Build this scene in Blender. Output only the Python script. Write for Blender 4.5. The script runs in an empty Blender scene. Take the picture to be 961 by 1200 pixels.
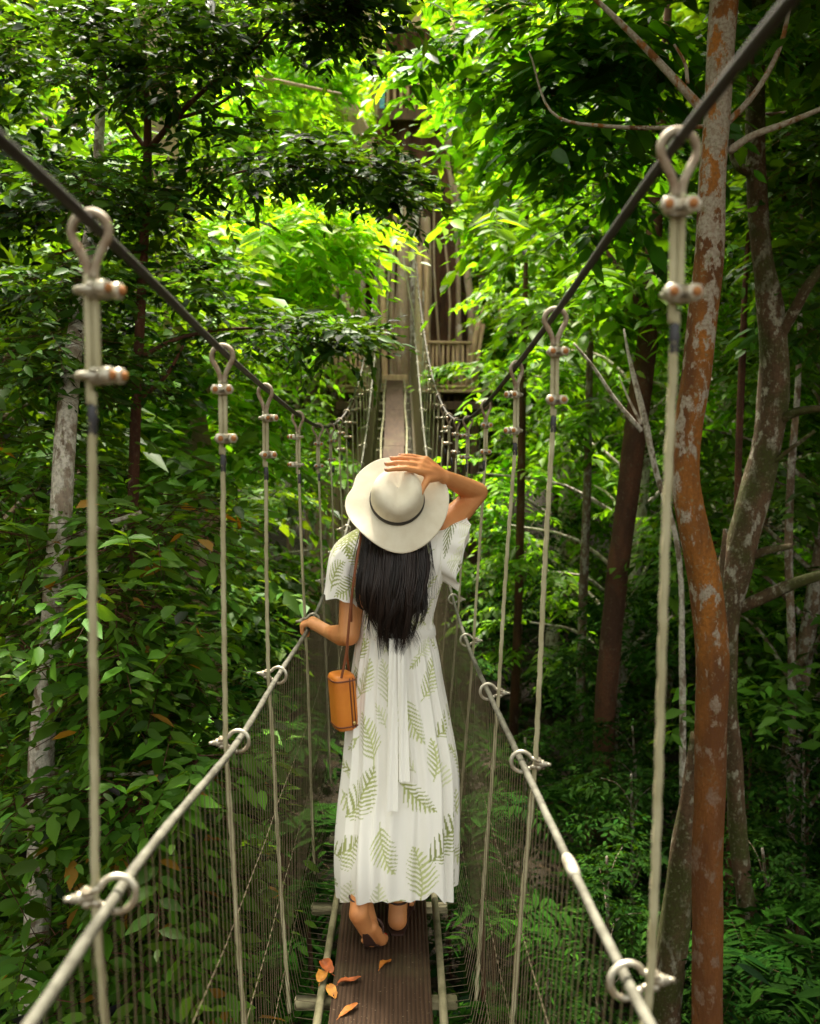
import bpy, math, random
import numpy as np
from mathutils import Vector, Matrix
R = math.radians
random.seed(7)
scn = bpy.context.scene
C = scn.collection
# ------------------------------------------------------------------ camera
CAM = np.array((0.0, 0.0, 1.68)); YAW = R(0.69); PITCH = R(-4.3); FPX = 1200.0
F_ = np.array((math.sin(YAW)*math.cos(PITCH), math.cos(YAW)*math.cos(PITCH), math.sin(PITCH)))
R_ = np.array((math.cos(YAW), -math.sin(YAW), 0.0)); U_ = np.cross(R_, F_)
cd = bpy.data.cameras.new('camera'); cam = bpy.data.objects.new('camera', cd); C.objects.link(cam)
cam.matrix_world = Matrix(((R_[0], U_[0], -F_[0], CAM[0]), (R_[1], U_[1], -F_[1], CAM[1]), (R_[2], U_[2], -F_[2], CAM[2]), (0, 0, 0, 1)))
cd.sensor_fit = 'VERTICAL'; cd.sensor_height = 36; cd.lens = 36.0
cd.clip_start = 0.05; cd.clip_end = 600
cd.dof.use_dof = True; cd.dof.focus_distance = 3.5; cd.dof.aperture_fstop = 4.0
scn.camera = cam
def P(px, py, Y):
    d = F_ + R_*((px-480.5)/FPX) - U_*((py-600)/FPX)
    return CAM + d*((Y-CAM[1])/d[1])
def G(px, py, z):
    d = F_ + R_*((px-480.5)/FPX) - U_*((py-600)/FPX)
    return CAM + d*((z-CAM[2])/d[2])
def V3(*a): return np.array(a, float)
def nrm(a):
    a = np.asarray(a, float); return a/np.maximum(np.linalg.norm(a, axis=-1, keepdims=True), 1e-9)
# ------------------------------------------------------------------ mesh builder
class MB:
    def __init__(s): s.v = []; s.f = []; s.m = []; s.n = 0
    def add(s, verts, faces, mat=0):
        verts = np.asarray(verts, float).reshape(-1, 3)
        s.v.append(verts); o = s.n
        s.f.extend([tuple(i+o for i in f) for f in faces]); s.m.extend([mat]*len(faces)); s.n += len(verts)
        return s
    def xform(s, M):
        a = np.array(M)
        s.v = [v @ a[:3, :3].T + a[:3, 3] for v in s.v]; return s
    def mesh(s, name, mats, smooth=True):
        me = bpy.data.meshes.new(name)
        me.from_pydata(np.concatenate(s.v).tolist(), [], s.f)
        for m in (mats if isinstance(mats, (list, tuple)) else [mats]): me.materials.append(m)
        me.polygons.foreach_set('material_index', s.m)
        if smooth: me.polygons.foreach_set('use_smooth', [True]*len(s.f))
        me.update(); return me
    def build(s, name, mats, parent=None, smooth=True):
        return link(name, s.mesh(name, mats, smooth), parent)
    def tube(s, pts, rad, sides=8, mat=0, cap=True, lobes=0, lobe_amp=0.0, pitch=0.05, noise=0.0, seed=0, up=None):
        pts = np.asarray(pts, float); n = len(pts)
        rad = np.broadcast_to(np.asarray(rad, float), (n,))
        t = np.gradient(pts, axis=0); t = nrm(t)
        ref = V3(0, 0, 1) if up is None else np.asarray(up, float)
        if up is None and abs(nrm(pts[-1]-pts[0])[2]) > 0.8: ref = V3(0, 1, 0)
        a = nrm(np.cross(np.broadcast_to(ref, t.shape), t)); b = np.cross(t, a)
        th = np.linspace(0, 2*math.pi, sides, endpoint=False)
        L = np.concatenate(([0], np.cumsum(np.linalg.norm(np.diff(pts, axis=0), axis=1))))
        rr = rad[:, None]*np.ones(sides)[None]
        if lobes: rr = rr*(1+lobe_amp*np.abs(np.cos(lobes*0.5*(th[None]-2*math.pi*L[:, None]/pitch)))-lobe_amp*0.6)
        if noise:
            g = np.random.RandomState(seed); k = np.zeros((n, sides))
            for q in range(6):
                fz = g.uniform(1, 14); m = g.randint(1, 5); k += np.cos(m*th[None]+fz*L[:, None]+g.uniform(0, 6))*g.uniform(.2, .6)
            rr = rr*(1+noise*k)
        v = pts[:, None]+rr[..., None]*(np.cos(th)[None, :, None]*a[:, None]+np.sin(th)[None, :, None]*b[:, None])
        f = []
        for i in range(n-1):
            for j in range(sides):
                k = (j+1) % sides; f.append((i*sides+j, i*sides+k, (i+1)*sides+k, (i+1)*sides+j))
        if cap: f.append(tuple(range(sides))[::-1]); f.append(tuple((n-1)*sides+j for j in range(sides)))
        return s.add(v.reshape(-1, 3), f, mat)
    def box(s, c, sz, mat=0, rot=None, bev=0.0):
        x, y, z = [q/2 for q in sz]; b = min(bev, x*.9, y*.9, z*.9)
        if b <= 0:
            v = np.array([(i*x, j*y, k*z) for i in (-1, 1) for j in (-1, 1) for k in (-1, 1)], float)
            f = [(0, 1, 3, 2), (4, 6, 7, 5), (0, 4, 5, 1), (2, 3, 7, 6), (0, 2, 6, 4), (1, 5, 7, 3)]
        else:
            import itertools
            v = []; idx = {}
            for i, j, k in itertools.product((-1, 1), repeat=3):
                for ax, q in enumerate(((i*x, j*(y-b), k*(z-b)), (i*(x-b), j*y, k*(z-b)), (i*(x-b), j*(y-b), k*z))):
                    idx[(i, j, k, ax)] = len(v); v.append(q)
            f = []
            for i in (-1, 1):
                q = [idx[(i, j, k, 0)] for j, k in ((-1, -1), (1, -1), (1, 1), (-1, 1))]; f.append(tuple(q if i > 0 else q[::-1]))
                q = [idx[(j, i, k, 1)] for j, k in ((-1, -1), (-1, 1), (1, 1), (1, -1))]; f.append(tuple(q if i > 0 else q[::-1]))
                q = [idx[(j, k, i, 2)] for j, k in ((-1, -1), (1, -1), (1, 1), (-1, 1))]; f.append(tuple(q if i > 0 else q[::-1]))
            for j in (-1, 1):
                for k in (-1, 1):
                    f.append((idx[(-1, j, k, 1)], idx[(1, j, k, 1)], idx[(1, j, k, 2)], idx[(-1, j, k, 2)]))
                    f.append((idx[(j, -1, k, 0)], idx[(j, 1, k, 0)], idx[(j, 1, k, 2)], idx[(j, -1, k, 2)]))
                    f.append((idx[(j, k, -1, 0)], idx[(j, k, 1, 0)], idx[(j, k, 1, 1)], idx[(j, k, -1, 1)]))
            for i, j, k in itertools.product((-1, 1), repeat=3): f.append((idx[(i, j, k, 0)], idx[(i, j, k, 1)], idx[(i, j, k, 2)]))
            v = np.array(v)
        if rot is not None: v = v @ np.array(rot)[:3, :3].T
        return s.add(v+np.asarray(c, float), f, mat)
    def grid(s, A, mat=0, wrap_u=False, wrap_v=False):
        nu, nv = A.shape[:2]; f = []
        for i in range(nu if wrap_u else nu-1):
            for j in range(nv if wrap_v else nv-1):
                a, b = (i+1) % nu, (j+1) % nv
                f.append((i*nv+j, i*nv+b, a*nv+b, a*nv+j))
        return s.add(A.reshape(-1, 3), f, mat)
    def lathe(s, prof, sides=24, mat=0, c=(0, 0, 0), M=None, cap=True):
        th = np.linspace(0, 2*math.pi, sides, endpoint=False)
        A = np.array([[(r*math.cos(t), r*math.sin(t), z) for t in th] for r, z in prof])
        if M is not None: A = A @ np.array(M)[:3, :3].T
        A = A+np.asarray(c, float); n = len(prof); f = []
        for i in range(n-1):
            for j in range(sides):
                k = (j+1) % sides; f.append((i*sides+j, i*sides+k, (i+1)*sides+k, (i+1)*sides+j))
        if cap: f.append(tuple(range(sides))[::-1]); f.append(tuple((n-1)*sides+j for j in range(sides)))
        return s.add(A.reshape(-1, 3), f, mat)
def link(name, me, parent=None):
    o = bpy.data.objects.new(name, me); C.objects.link(o)
    if parent is not None: o.parent = parent
    return o
def tag(o, label=None, cat=None, group=None, kind=None):
    if label: o['label'] = label
    if cat: o['category'] = cat
    if group: o['group'] = group
    if kind: o['kind'] = kind
    return o
def empty(name, loc, label, cat, group=None):
    o = bpy.data.objects.new(name, None); C.objects.link(o); o.location = loc; o.empty_display_size = .1
    return tag(o, label, cat, group)
def reparent_keep(o, p):          # parts are modelled in world space; keep them there under an Empty
    o.parent = p; o.matrix_parent_inverse = Matrix.Translation(-Vector(p.location)); return o
def spline(pts, n):
    p = np.asarray(pts, float); m = len(p)
    d = np.concatenate(([0], np.cumsum(np.linalg.norm(np.diff(p[:, :3], axis=0), axis=1)))); d /= d[-1]
    tg = np.gradient(p, d, axis=0)
    t = np.linspace(0, 1, n); i = np.clip(np.searchsorted(d, t, side='right')-1, 0, m-2)
    h = (d[i+1]-d[i])[:, None]; u = ((t-d[i])/(d[i+1]-d[i]))[:, None]
    return (2*u**3-3*u**2+1)*p[i]+(u**3-2*u**2+u)*h*tg[i]+(-2*u**3+3*u**2)*p[i+1]+(u**3-u**2)*h*tg[i+1]
def curve1(xs, ys):
    xs = np.asarray(xs, float); ys = np.asarray(ys, float); tg = np.gradient(ys, xs)
    def f(x):
        x = np.asarray(x, float); i = np.clip(np.searchsorted(xs, x, side='right')-1, 0, len(xs)-2)
        h = xs[i+1]-xs[i]; u = (x-xs[i])/h
        return (2*u**3-3*u**2+1)*ys[i]+(u**3-2*u**2+u)*h*tg[i]+(-2*u**3+3*u**2)*ys[i+1]+(u**3-u**2)*h*tg[i+1]
    return f
# ------------------------------------------------------------------ materials
def mat(name, col=(.5, .5, .5), rough=.6, metal=0., spec=.5, build=None):
    m = bpy.data.materials.new(name); m.use_nodes = True; nt = m.node_tree
    b = nt.nodes['Principled BSDF']; b.inputs['Base Color'].default_value = (*col, 1)
    b.inputs['Roughness'].default_value = rough; b.inputs['Metallic'].default_value = metal
    b.inputs['Specular IOR Level'].default_value = spec
    if build: build(nt, b)
    return m
def N(nt, t, **kw):
    n = nt.nodes.new(t)
    for k, v in kw.items():
        if k.startswith('i_'):
            n.inputs[k[2:].replace('_', ' ')].default_value = v
        else: setattr(n, k, v)
    return n
def mixcol(nt, fac, a, b):
    n = nt.nodes.new('ShaderNodeMix'); n.data_type = 'RGBA'
    for i, x in ((0, fac), (6, a), (7, b)):
        if isinstance(x, (tuple, float, int)): n.inputs[i].default_value = (*x, 1) if isinstance(x, tuple) else x
        else: nt.links.new(x, n.inputs[i])
    return n.outputs[2]
def ramp(nt, src, stops):
    n = nt.nodes.new('ShaderNodeValToRGB'); nt.links.new(src, n.inputs[0]); e = n.color_ramp.elements
    while len(e) < len(stops): e.new(.5)
    for q, (p, c) in zip(e, stops): q.position = p; q.color = (*c, 1) if isinstance(c, tuple) else (c, c, c, 1)
    return n.outputs[0]
def noise(nt, scale, detail=5, vec=None, rough=.55, stretch=None):
    if vec is None: vec = nt.nodes.new('ShaderNodeTexCoord').outputs['Object']
    if stretch:
        mp = nt.nodes.new('ShaderNodeMapping'); mp.inputs['Scale'].default_value = stretch; nt.links.new(vec, mp.inputs[0]); vec = mp.outputs[0]
    n = N(nt, 'ShaderNodeTexNoise'); n.inputs['Scale'].default_value = scale; n.inputs['Detail'].default_value = detail
    n.inputs['Roughness'].default_value = rough; nt.links.new(vec, n.inputs['Vector']); return n.outputs['Fac']
def bump(nt, b, h, strength=.4, dist=.01):
    n = nt.nodes.new('ShaderNodeBump'); n.inputs['Strength'].default_value = strength; n.inputs['Distance'].default_value = dist
    nt.links.new(h, n.inputs['Height']); nt.links.new(n.outputs[0], b.inputs['Normal'])
def two_tone(c1, c2, scale, lo=.42, hi=.58, stretch=None, bs=.3, bd=.004, c3=None, s3=30, lo3=.55, hi3=.62):
    def f(nt, b):
        h = noise(nt, scale, 6, stretch=stretch); c = mixcol(nt, ramp(nt, h, [(lo, 0.), (hi, 1.)]), c1, c2)
        if c3:
            k = noise(nt, s3, 4); c = mixcol(nt, ramp(nt, k, [(lo3, 0.), (hi3, 1.)]), c, c3)
        nt.links.new(c, b.inputs['Base Color']); bump(nt, b, noise(nt, scale*3, 6, stretch=stretch), bs, bd)
    return f
def bark(name, c1, c2, lichen, lo=.55, hi=.6, scale=9, ls=11, moss=None, zl=0.):
    def f(nt, b):
        h = noise(nt, scale, 6, stretch=(1, 1, .35)); c = mixcol(nt, ramp(nt, h, [(.40, 0.), (.60, 1.)]), c1, c2)
        k = noise(nt, ls, 7, rough=.62, stretch=(1, 1, .6))
        if zl:
            sp = nt.nodes.new('ShaderNodeSeparateXYZ'); nt.links.new(nt.nodes.new('ShaderNodeTexCoord').outputs['Object'], sp.inputs[0])
            mr = N(nt, 'ShaderNodeMapRange'); nt.links.new(sp.outputs[2], mr.inputs[0]); mr.inputs[1].default_value = 1.4; mr.inputs[2].default_value = 3.2; mr.inputs[4].default_value = zl
            ad = N(nt, 'ShaderNodeMath', operation='ADD'); nt.links.new(k, ad.inputs[0]); nt.links.new(mr.outputs[0], ad.inputs[1]); k = ad.outputs[0]
        c = mixcol(nt, ramp(nt, k, [(lo, 0.), (hi, 1.)]), c, lichen)
        if moss:
            q = noise(nt, 3.1, 5); c = mixcol(nt, ramp(nt, q, [(.47, 0.), (.6, 1.)]), c, moss)
        k2 = noise(nt, ls*2.6, 6, rough=.6); c = mixcol(nt, ramp(nt, k2, [(.57, 0.), (.66, .7)]), c, (lichen[0]*.62, lichen[1]*.66, lichen[2]*.5))
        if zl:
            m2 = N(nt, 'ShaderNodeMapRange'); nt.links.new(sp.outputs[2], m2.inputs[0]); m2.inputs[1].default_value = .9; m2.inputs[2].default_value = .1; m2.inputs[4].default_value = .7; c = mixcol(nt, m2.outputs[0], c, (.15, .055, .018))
        d = noise(nt, 70, 3); c = mixcol(nt, ramp(nt, d, [(.35, .5), (.6, 0.)]), c, (c1[0]*.4, c1[1]*.4, c1[2]*.4))
        nt.links.new(c, b.inputs['Base Color']); bump(nt, b, noise(nt, 38, 7, stretch=(1, 1, .35), rough=.65), .95, .016)
    return mat(name, c1, .85, 0, .25, f)
M = {}
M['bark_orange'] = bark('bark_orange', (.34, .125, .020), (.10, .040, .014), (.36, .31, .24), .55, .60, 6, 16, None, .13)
M['bark_orange_upper'] = M['bark_orange']
M['bark_grey'] = bark('bark_grey', (.12, .075, .045), (.20, .13, .075), (.36, .33, .27), .50, .56, 8, 16)
M['bark_moss'] = bark('bark_moss', (.12, .068, .035), (.07, .045, .02), (.34, .31, .23), .54, .60, 8, 18, (.055, .06, .012))
M['bark_pale'] = bark('bark_pale', (.42, .33, .25), (.16, .11, .07), (.68, .62, .53), .44, .52, 9, 20)
M['bark_red'] = bark('bark_red', (.12, .045, .022), (.07, .028, .016), (.2, .13, .09), .62, .7, 10, 16)
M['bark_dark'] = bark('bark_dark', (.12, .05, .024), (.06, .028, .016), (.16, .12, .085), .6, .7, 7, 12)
M['bark_tan'] = bark('bark_tan', (.50, .35, .23), (.36, .24, .15), (.58, .49, .38), .55, .66, 2.5, 6)
M['galv'] = mat('galvanised_steel', (.62, .58, .48), .42, .55, .5, two_tone((.55, .52, .42), (.36, .30, .21), 45, .42, .62, None, .35, .001))
M['rust'] = mat('rusty_nut', (.40, .17, .05), .8, .1, .3, two_tone((.36, .15, .045), (.22, .10, .04), 60, .45, .6))
M['eye'] = mat('weathered_thimble', (.4, .34, .24), .6, .15, .4, two_tone((.36, .31, .22), (.17, .10, .05), 30, .4, .65))
M['rope'] = mat('pale_rope', (.5, .46, .32), .8, 0, .25, two_tone((.47, .435, .28), (.33, .295, .17), 12, .35, .65))
M['rope_old'] = mat('weathered_rope', (.35, .29, .16), .85, 0, .2, two_tone((.40, .33, .18), (.24, .17, .08), 9, .35, .65))
M['tape'] = mat('black_tape', (.03, .03, .035), .45)
M['cable'] = mat('dark_cable', (.035, .027, .022), .6, .2, .4)
M['rail'] = mat('grey_handrail_rope', (.14, .14, .11), .7, 0, .3, two_tone((.125, .12, .09), (.075, .07, .05), 30, .4, .6))
M['net'] = mat('net_twine', (.13, .10, .055), .6, 0, .4)
M['pole'] = mat('edge_pole', (.28, .25, .15), .7, 0, .3, two_tone((.3, .27, .16), (.15, .14, .07), 12, .4, .62))
def _plank(nt, b):
    tc = nt.nodes.new('ShaderNodeTexCoord').outputs['Object']
    w = N(nt, 'ShaderNodeTexWave', wave_type='BANDS', bands_direction='X'); w.inputs['Scale'].default_value = 24; w.inputs['Distortion'].default_value = .35
    w.inputs['Detail'].default_value = 2; w.inputs['Detail Scale'].default_value = .4
    nt.links.new(tc, w.inputs['Vector'])
    h = noise(nt, 6, 7, stretch=(6, .6, 1)); c = mixcol(nt, ramp(nt, h, [(.35, 0.), (.65, 1.)]), (.045, .025, .013), (.085, .05, .029))
    c = mixcol(nt, ramp(nt, w.outputs['Fac'], [(.1, .6), (.5, 0.)]), c, (.02, .012, .008))
    d = noise(nt, 3, 6); c = mixcol(nt, ramp(nt, d, [(.55, 0.), (.75, .6)]), c, (.11, .10, .05))
    e = noise(nt, 120, 3); c = mixcol(nt, ramp(nt, e, [(.68, 0.), (.72, .7)]), c, (.3, .24, .16))
    nt.links.new(c, b.inputs['Base Color']); bump(nt, b, w.outputs['Fac'], .7, .004)
M['plank'] = mat('ribbed_deck_board', (.06, .035, .02), .75, 0, .15, _plank)
M['wood'] = mat('weathered_timber', (.33, .2, .1), .8, 0, .25, two_tone((.56, .38, .22), (.36, .22, .12), 6, .35, .65, (3, 3, .5), .4, .004))
M['wood_dark'] = mat('dark_timber', (.12, .07, .045), .85, 0, .2, two_tone((.15, .085, .05), (.07, .045, .03), 6, .35, .65, (3, 3, .5), .4, .004))
M['blue'] = mat('faded_blue_paint', (.12, .35, .42), .6, 0, .3, two_tone((.14, .38, .45), (.09, .28, .35), 14, .4, .6))
def leafmat(name, trans=.38, rough=.38, ty=(1.5, 1.35, .5), spec=.14):
    m = bpy.data.materials.new(name); m.use_nodes = True; nt = m.node_tree; b = nt.nodes['Principled BSDF']; out = nt.nodes['Material Output']
    a = N(nt, 'ShaderNodeAttribute', attribute_name='tint'); oi = nt.nodes.new('ShaderNodeObjectInfo')
    hs = nt.nodes.new('ShaderNodeHueSaturation'); nt.links.new(a.outputs['Color'], hs.inputs['Color'])
    mr = N(nt, 'ShaderNodeMapRange'); nt.links.new(oi.outputs['Random'], mr.inputs[0]); mr.inputs[3].default_value = .85; mr.inputs[4].default_value = 1.2
    nt.links.new(mr.outputs[0], hs.inputs['Value'])
    nt.links.new(hs.outputs[0], b.inputs['Base Color']); b.inputs['Roughness'].default_value = rough; b.inputs['Specular IOR Level'].default_value = spec
    t = nt.nodes.new('ShaderNodeBsdfTranslucent'); vm = N(nt, 'ShaderNodeVectorMath', operation='MULTIPLY'); vm.inputs[1].default_value = ty
    nt.links.new(hs.outputs[0], vm.inputs[0]); nt.links.new(vm.outputs[0], t.inputs['Color'])
    mx = nt.nodes.new('ShaderNodeMixShader'); mx.inputs[0].default_value = trans
    nt.links.new(b.outputs[0], mx.inputs[1]); nt.links.new(t.outputs[0], mx.inputs[2]); nt.links.new(mx.outputs[0], out.inputs['Surface'])
    return m
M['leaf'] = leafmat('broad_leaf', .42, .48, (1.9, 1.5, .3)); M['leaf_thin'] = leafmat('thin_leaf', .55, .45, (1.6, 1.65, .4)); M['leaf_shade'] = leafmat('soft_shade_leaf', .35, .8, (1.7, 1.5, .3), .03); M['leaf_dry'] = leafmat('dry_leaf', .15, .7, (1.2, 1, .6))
# ------------------------------------------------------------------ foliage
T8 = np.array([(0, 0, 0), (-.40, .25, .10), (0, .25, -.02), (.40, .25, .10), (-.44, .60, .08), (0, .60, -.03), (.44, .60, .08), (0, 1, -.02)], float)
F8 = [(0, 2, 1), (0, 3, 2), (1, 2, 5, 4), (2, 3, 6, 5), (4, 5, 7), (5, 6, 7)]
T5 = np.array([(0, 0, 0), (-.48, .42, .12), (0, .42, -.02), (.48, .42, .12), (0, 1, -.05)], float)
F5 = [(0, 2, 1), (0, 3, 2), (1, 2, 4), (2, 3, 4)]
def leaf_arrays(base, d, n, L, W, detail=True):
    T = T8 if detail else T5
    d = nrm(d); s = nrm(np.cross(d, n)); n = np.cross(s, d)
    v = (base[:, None] + s[:, None]*(T[None, :, 0:1]*W[:, None, None]) + d[:, None]*(T[None, :, 1:2]*L[:, None, None])
         + n[:, None]*((T[None, :, 2:3]*W[:, None, None]) - (T[None, :, 1:2]**2)*(L*.18)[:, None, None]))
    return v
class Foliage:
    def __init__(s, seed): s.g = np.random.RandomState(seed); s.lv = []; s.lc = []; s.st = []
    def twigs(s, base, d, n=7, sp=.045, L=.1, W=.042, opp=False, ang=55, col=(.05, .15, .015), var=.3, droop=.5, tilt=.45, detail=True, stem=.002, yellow=.0):
        g = s.g; k = len(base); d = nrm(d); up = V3(0, 0, 1)
        side = nrm(np.cross(d, up)+1e-4); Lk = g.uniform(.6, 1.3, k)
        slots = []
        for j in range(n):
            slots += [(j, 1), (j, -1)] if opp else [(j, 1 if j % 2 else -1)]
        slots.append((n, 0))
        tk = nrm(V3(*col)*0+1); base_t = np.array(col)[None]*(1+g.normal(0, var*.5, (k, 1)))
        B, D, NN, LL, WW, CC = [], [], [], [], [], []
        for j, sg in slots:
            t = (j+.6)*sp*Lk; a = R(ang+g.normal(0, 8)) if sg else 0
            pos = base + d*t[:, None] + V3(0, 0, -1)*(droop*t**2/ max(n*sp, .05)*.5)[:, None]
            ld = d*math.cos(a)+side*(sg*math.sin(a))+g.normal(0, .16, (k, 3))+V3(0, 0, -.25*droop)
            nn = up[None]+g.normal(0, tilt, (k, 3)) + side*(0.25*-sg)
            q = j/max(n, 1); f = (.65+.7*math.sin(math.pi*min(q*.9+.15, 1))) if n > 3 else 1
            l = L*Lk*f*g.uniform(.65, 1.2, k)
            keep = g.rand(k) > .08
            B.append(pos[keep]); D.append(ld[keep]); NN.append(nn[keep]); LL.append(l[keep]); WW.append((l*W/L)[keep])
            c = base_t*(1+g.normal(0, var, (k, 1)))*np.array([1+g.normal(0, .12), 1, 1])[None]
            if yellow: 
                ym = g.rand(k) < yellow; c[ym] = np.array((.30, .16, .02))*g.uniform(.6, 1.1, (ym.sum(), 1))
            CC.append(np.clip(c, .004, .7)[keep])
        v = leaf_arrays(np.concatenate(B), np.concatenate(D), np.concatenate(NN), np.concatenate(LL), np.concatenate(WW), detail)
        s.lv.append((v, detail)); s.lc.append(np.concatenate(CC))
        if stem:
            e = base+d*(n*sp*Lk)[:, None]+V3(0, 0, -1)*(droop*(n*sp*Lk)**2/max(n*sp, .05)*.5)[:, None]
            s.st.append((base-d*.05, e, stem))
        return s
    def blob(s, c, r, k, out=(0, 0, 0), flat=.35, outw=.9, shell=.45, **kw):
        g = s.g; u = nrm(g.normal(0, 1, (k, 3))); rr = (g.rand(k)**shell)[:, None]
        cl = max(3, k//9); cc = nrm(g.normal(0, 1, (cl, 3)))*(g.rand(cl)**.5)[:, None]   # clumps inside the blob
        pick = g.randint(0, cl, k); mixed = np.where((g.rand(k) < .62)[:, None], cc[pick]+g.normal(0, .2, (k, 3)), u*rr)
        base = np.asarray(c, float)+mixed*np.asarray(r, float)
        d = nrm(mixed)*outw + g.normal(0, .6, (k, 3)) + np.asarray(out, float); d[:, 2] *= flat
        return s.twigs(base, d, **kw)
    def mesh(s, name, leaf, stemmat):
        V, LS, VI, MI, COL = [], [], [], [], []; off = 0
        for (v, det), c in zip(s.lv, s.lc):
            Fs = F8 if det else F5; m, tv = v.shape[0], v.shape[1]
            V.append(v.reshape(-1, 3)); COL.append(np.repeat(c, tv, axis=0))
            o = off+np.arange(m)*tv
            idx = np.concatenate([np.array(f) for f in Fs]); sizes = np.array([len(f) for f in Fs])
            VI.append((o[:, None]+idx[None]).ravel()); LS.append(np.tile(sizes, m)); MI.append(np.zeros(m*len(Fs), int)); off += m*tv
        for a, b, r in s.st:
            k = len(a); d = nrm(b-a); p = nrm(np.cross(d, V3(.3, .2, 1))); q = np.cross(d, p)
            ring = [p*math.cos(t)+q*math.sin(t) for t in (0, 2.094, 4.189)]
            v = np.stack([a+x*r for x in ring]+[b+x*r*.5 for x in ring], axis=1); V.append(v.reshape(-1, 3)); COL.append(np.full((k*6, 3), .05))
            o = off+np.arange(k)*6; idx = np.array([0, 1, 4, 3, 1, 2, 5, 4, 2, 0, 3, 5])
            VI.append((o[:, None]+idx[None]).ravel()); LS.append(np.full(k*3, 4)); MI.append(np.ones(k*3, int)); off += k*6
        V = np.concatenate(V); VI = np.concatenate(VI); LS = np.concatenate(LS); MI = np.concatenate(MI); COL = np.concatenate(COL)
        me = bpy.data.meshes.new(name); me.vertices.add(len(V)); me.vertices.foreach_set('co', V.ravel().astype(np.float32))
        me.loops.add(len(VI)); me.loops.foreach_set('vertex_index', VI.astype(np.int32))
        st = np.concatenate(([0], np.cumsum(LS)[:-1])).astype(np.int32)
        me.polygons.add(len(LS)); me.polygons.foreach_set('loop_start', st)
        try: me.polygons.foreach_set('loop_total', LS.astype(np.int32))
        except Exception: pass
        me.materials.append(leaf); me.materials.append(stemmat); me.polygons.foreach_set('material_index', MI.astype(np.int32))
        me.polygons.foreach_set('use_smooth', np.ones(len(LS), bool))
        at = me.attributes.new('tint', 'FLOAT_COLOR', 'POINT'); at.data.foreach_set('color', np.concatenate((COL, np.ones((len(COL), 1))), 1).ravel().astype(np.float32))
        me.update(); me.validate(); return me
BROAD = dict(n=7, sp=.034, L=.086, W=.038, ang=58, droop=.7, stem=.003)
SMALL = dict(n=8, sp=.026, L=.065, W=.027, ang=55, droop=.4, stem=.0015)
PINN = dict(n=9, sp=.045, L=.13, W=.042, opp=True, ang=62, droop=1.0, tilt=.3, stem=.002)
FERN = dict(n=14, sp=.028, L=.11, W=.022, opp=True, ang=70, droop=1.2, tilt=.2, stem=.002)
FARL = dict(n=6, sp=.08, L=.20, W=.085, ang=58, droop=.7, detail=False, stem=0)
GREEN_MID = (.064, .150, .012); GREEN_DARK = (.042, .112, .010); GREEN_LIT = (.15, .30, .016); GREEN_YEL = (.25, .43, .024); GREEN_DEEP = (.020, .058, .007)  # tints also carry the lit and shaded tones of the foliage
GROUND_Z = -2.2
def ground_h(x, y):
    x = np.asarray(x, float); y = np.asarray(y, float)
    r = np.sqrt(x**2+(y-6)**2)
    return GROUND_Z + .25*np.sin(x*.5+1)*np.cos(y*.37) + .12*np.sin(x*1.7)*np.sin(y*1.3) + np.clip(r-30, 0, 200)**1.25*.16*(y > -30)
def px_path(pts, n, Yd=None):
    """list of (px, py, Y, radius m)"""
    return spline([(*P(a, b, Y), r) for a, b, Y, r in pts], n)
def make_tree(name, label, trunk, bark_m, branches=(), crown=None, group='trees of the forest', leaf=None, stemm=None, cat='tree', n=40, sides=14, nz=.05, seed=1):
    """trunk: (px,py,Y,r) from top to bottom; runs on down to the ground. branches: lists of the same."""
    tp = px_path(trunk, n); b = tp[-1].copy(); gz = float(ground_h(b[0], b[1]))
    if b[2] > gz:
        d = tp[-1]-tp[-4]; d = d[:3]/max(1e-6, abs(d[2])); h = b[2]-gz+.15; k = max(2, int(h/.15))
        ext = np.array([[b[0]+d[0]*.5*h*q, b[1]+d[1]*.3*h*q, b[2]-h*q, b[3]*(1+.25*q+(.5 if q > .9 else 0))] for q in np.linspace(0, 1, k+1)[1:]])
        tp = np.concatenate((tp, ext))
    root = empty(name, tuple(tp[-1][:3]), label, cat, group)
    t = MB(); t.tube(tp[:, :3], tp[:, 3], sides, noise=nz, seed=seed); reparent_keep(t.build('trunk', bark_m), root)
    for i, br in enumerate(branches):
        bp = px_path(br, 18); q = MB(); q.tube(bp[:, :3], bp[:, 3], 8, noise=nz, seed=seed+i); reparent_keep(q.build('branch', bark_m), root)
    if crown is not None:
        o = link('crown', crown.mesh('crown', leaf or M['leaf'], stemm or M['bark_red'])); reparent_keep(o, root)
    return root
# ------------------------------------------------------------------ the bridge
floor_z = curve1([-6, -3, 0, 2, 3.5, 5, 7, 9.4, 12, 14, 17, 20.2], [.9, .35, .06, .0, 0, .03, .14, .42, .95, 1.48, 2.2, 2.9])
RAILY = [-6, -3, 0, 1.05, 1.28, 2.25, 2.95, 3.9, 5, 7, 9.4, 12, 14, 17, 20.2]
railL_z = curve1(RAILY, [1.75, 1.4, 1.15, 1.10, 1.092, 1.005, .985, .975, .985, 1.10, 1.40, 1.93, 2.48, 3.23, 3.93])
railR_z = curve1(RAILY, [1.7, 1.25, 1.03, .983, .972, .945, .922, .87, .865, 1.0, 1.32, 1.87, 2.43, 3.2, 3.9])
cabL_z = curve1([-6, -3, 0, 1.28, 2.22, 2.95, 3.9, 5, 7, 9.4, 12, 14, 17, 20.2], [2.9, 2.35, 2.02, 1.94, 1.86, 1.81, 1.755, 1.72, 1.80, 2.10, 2.62, 3.15, 4.1, 5.3])
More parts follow.
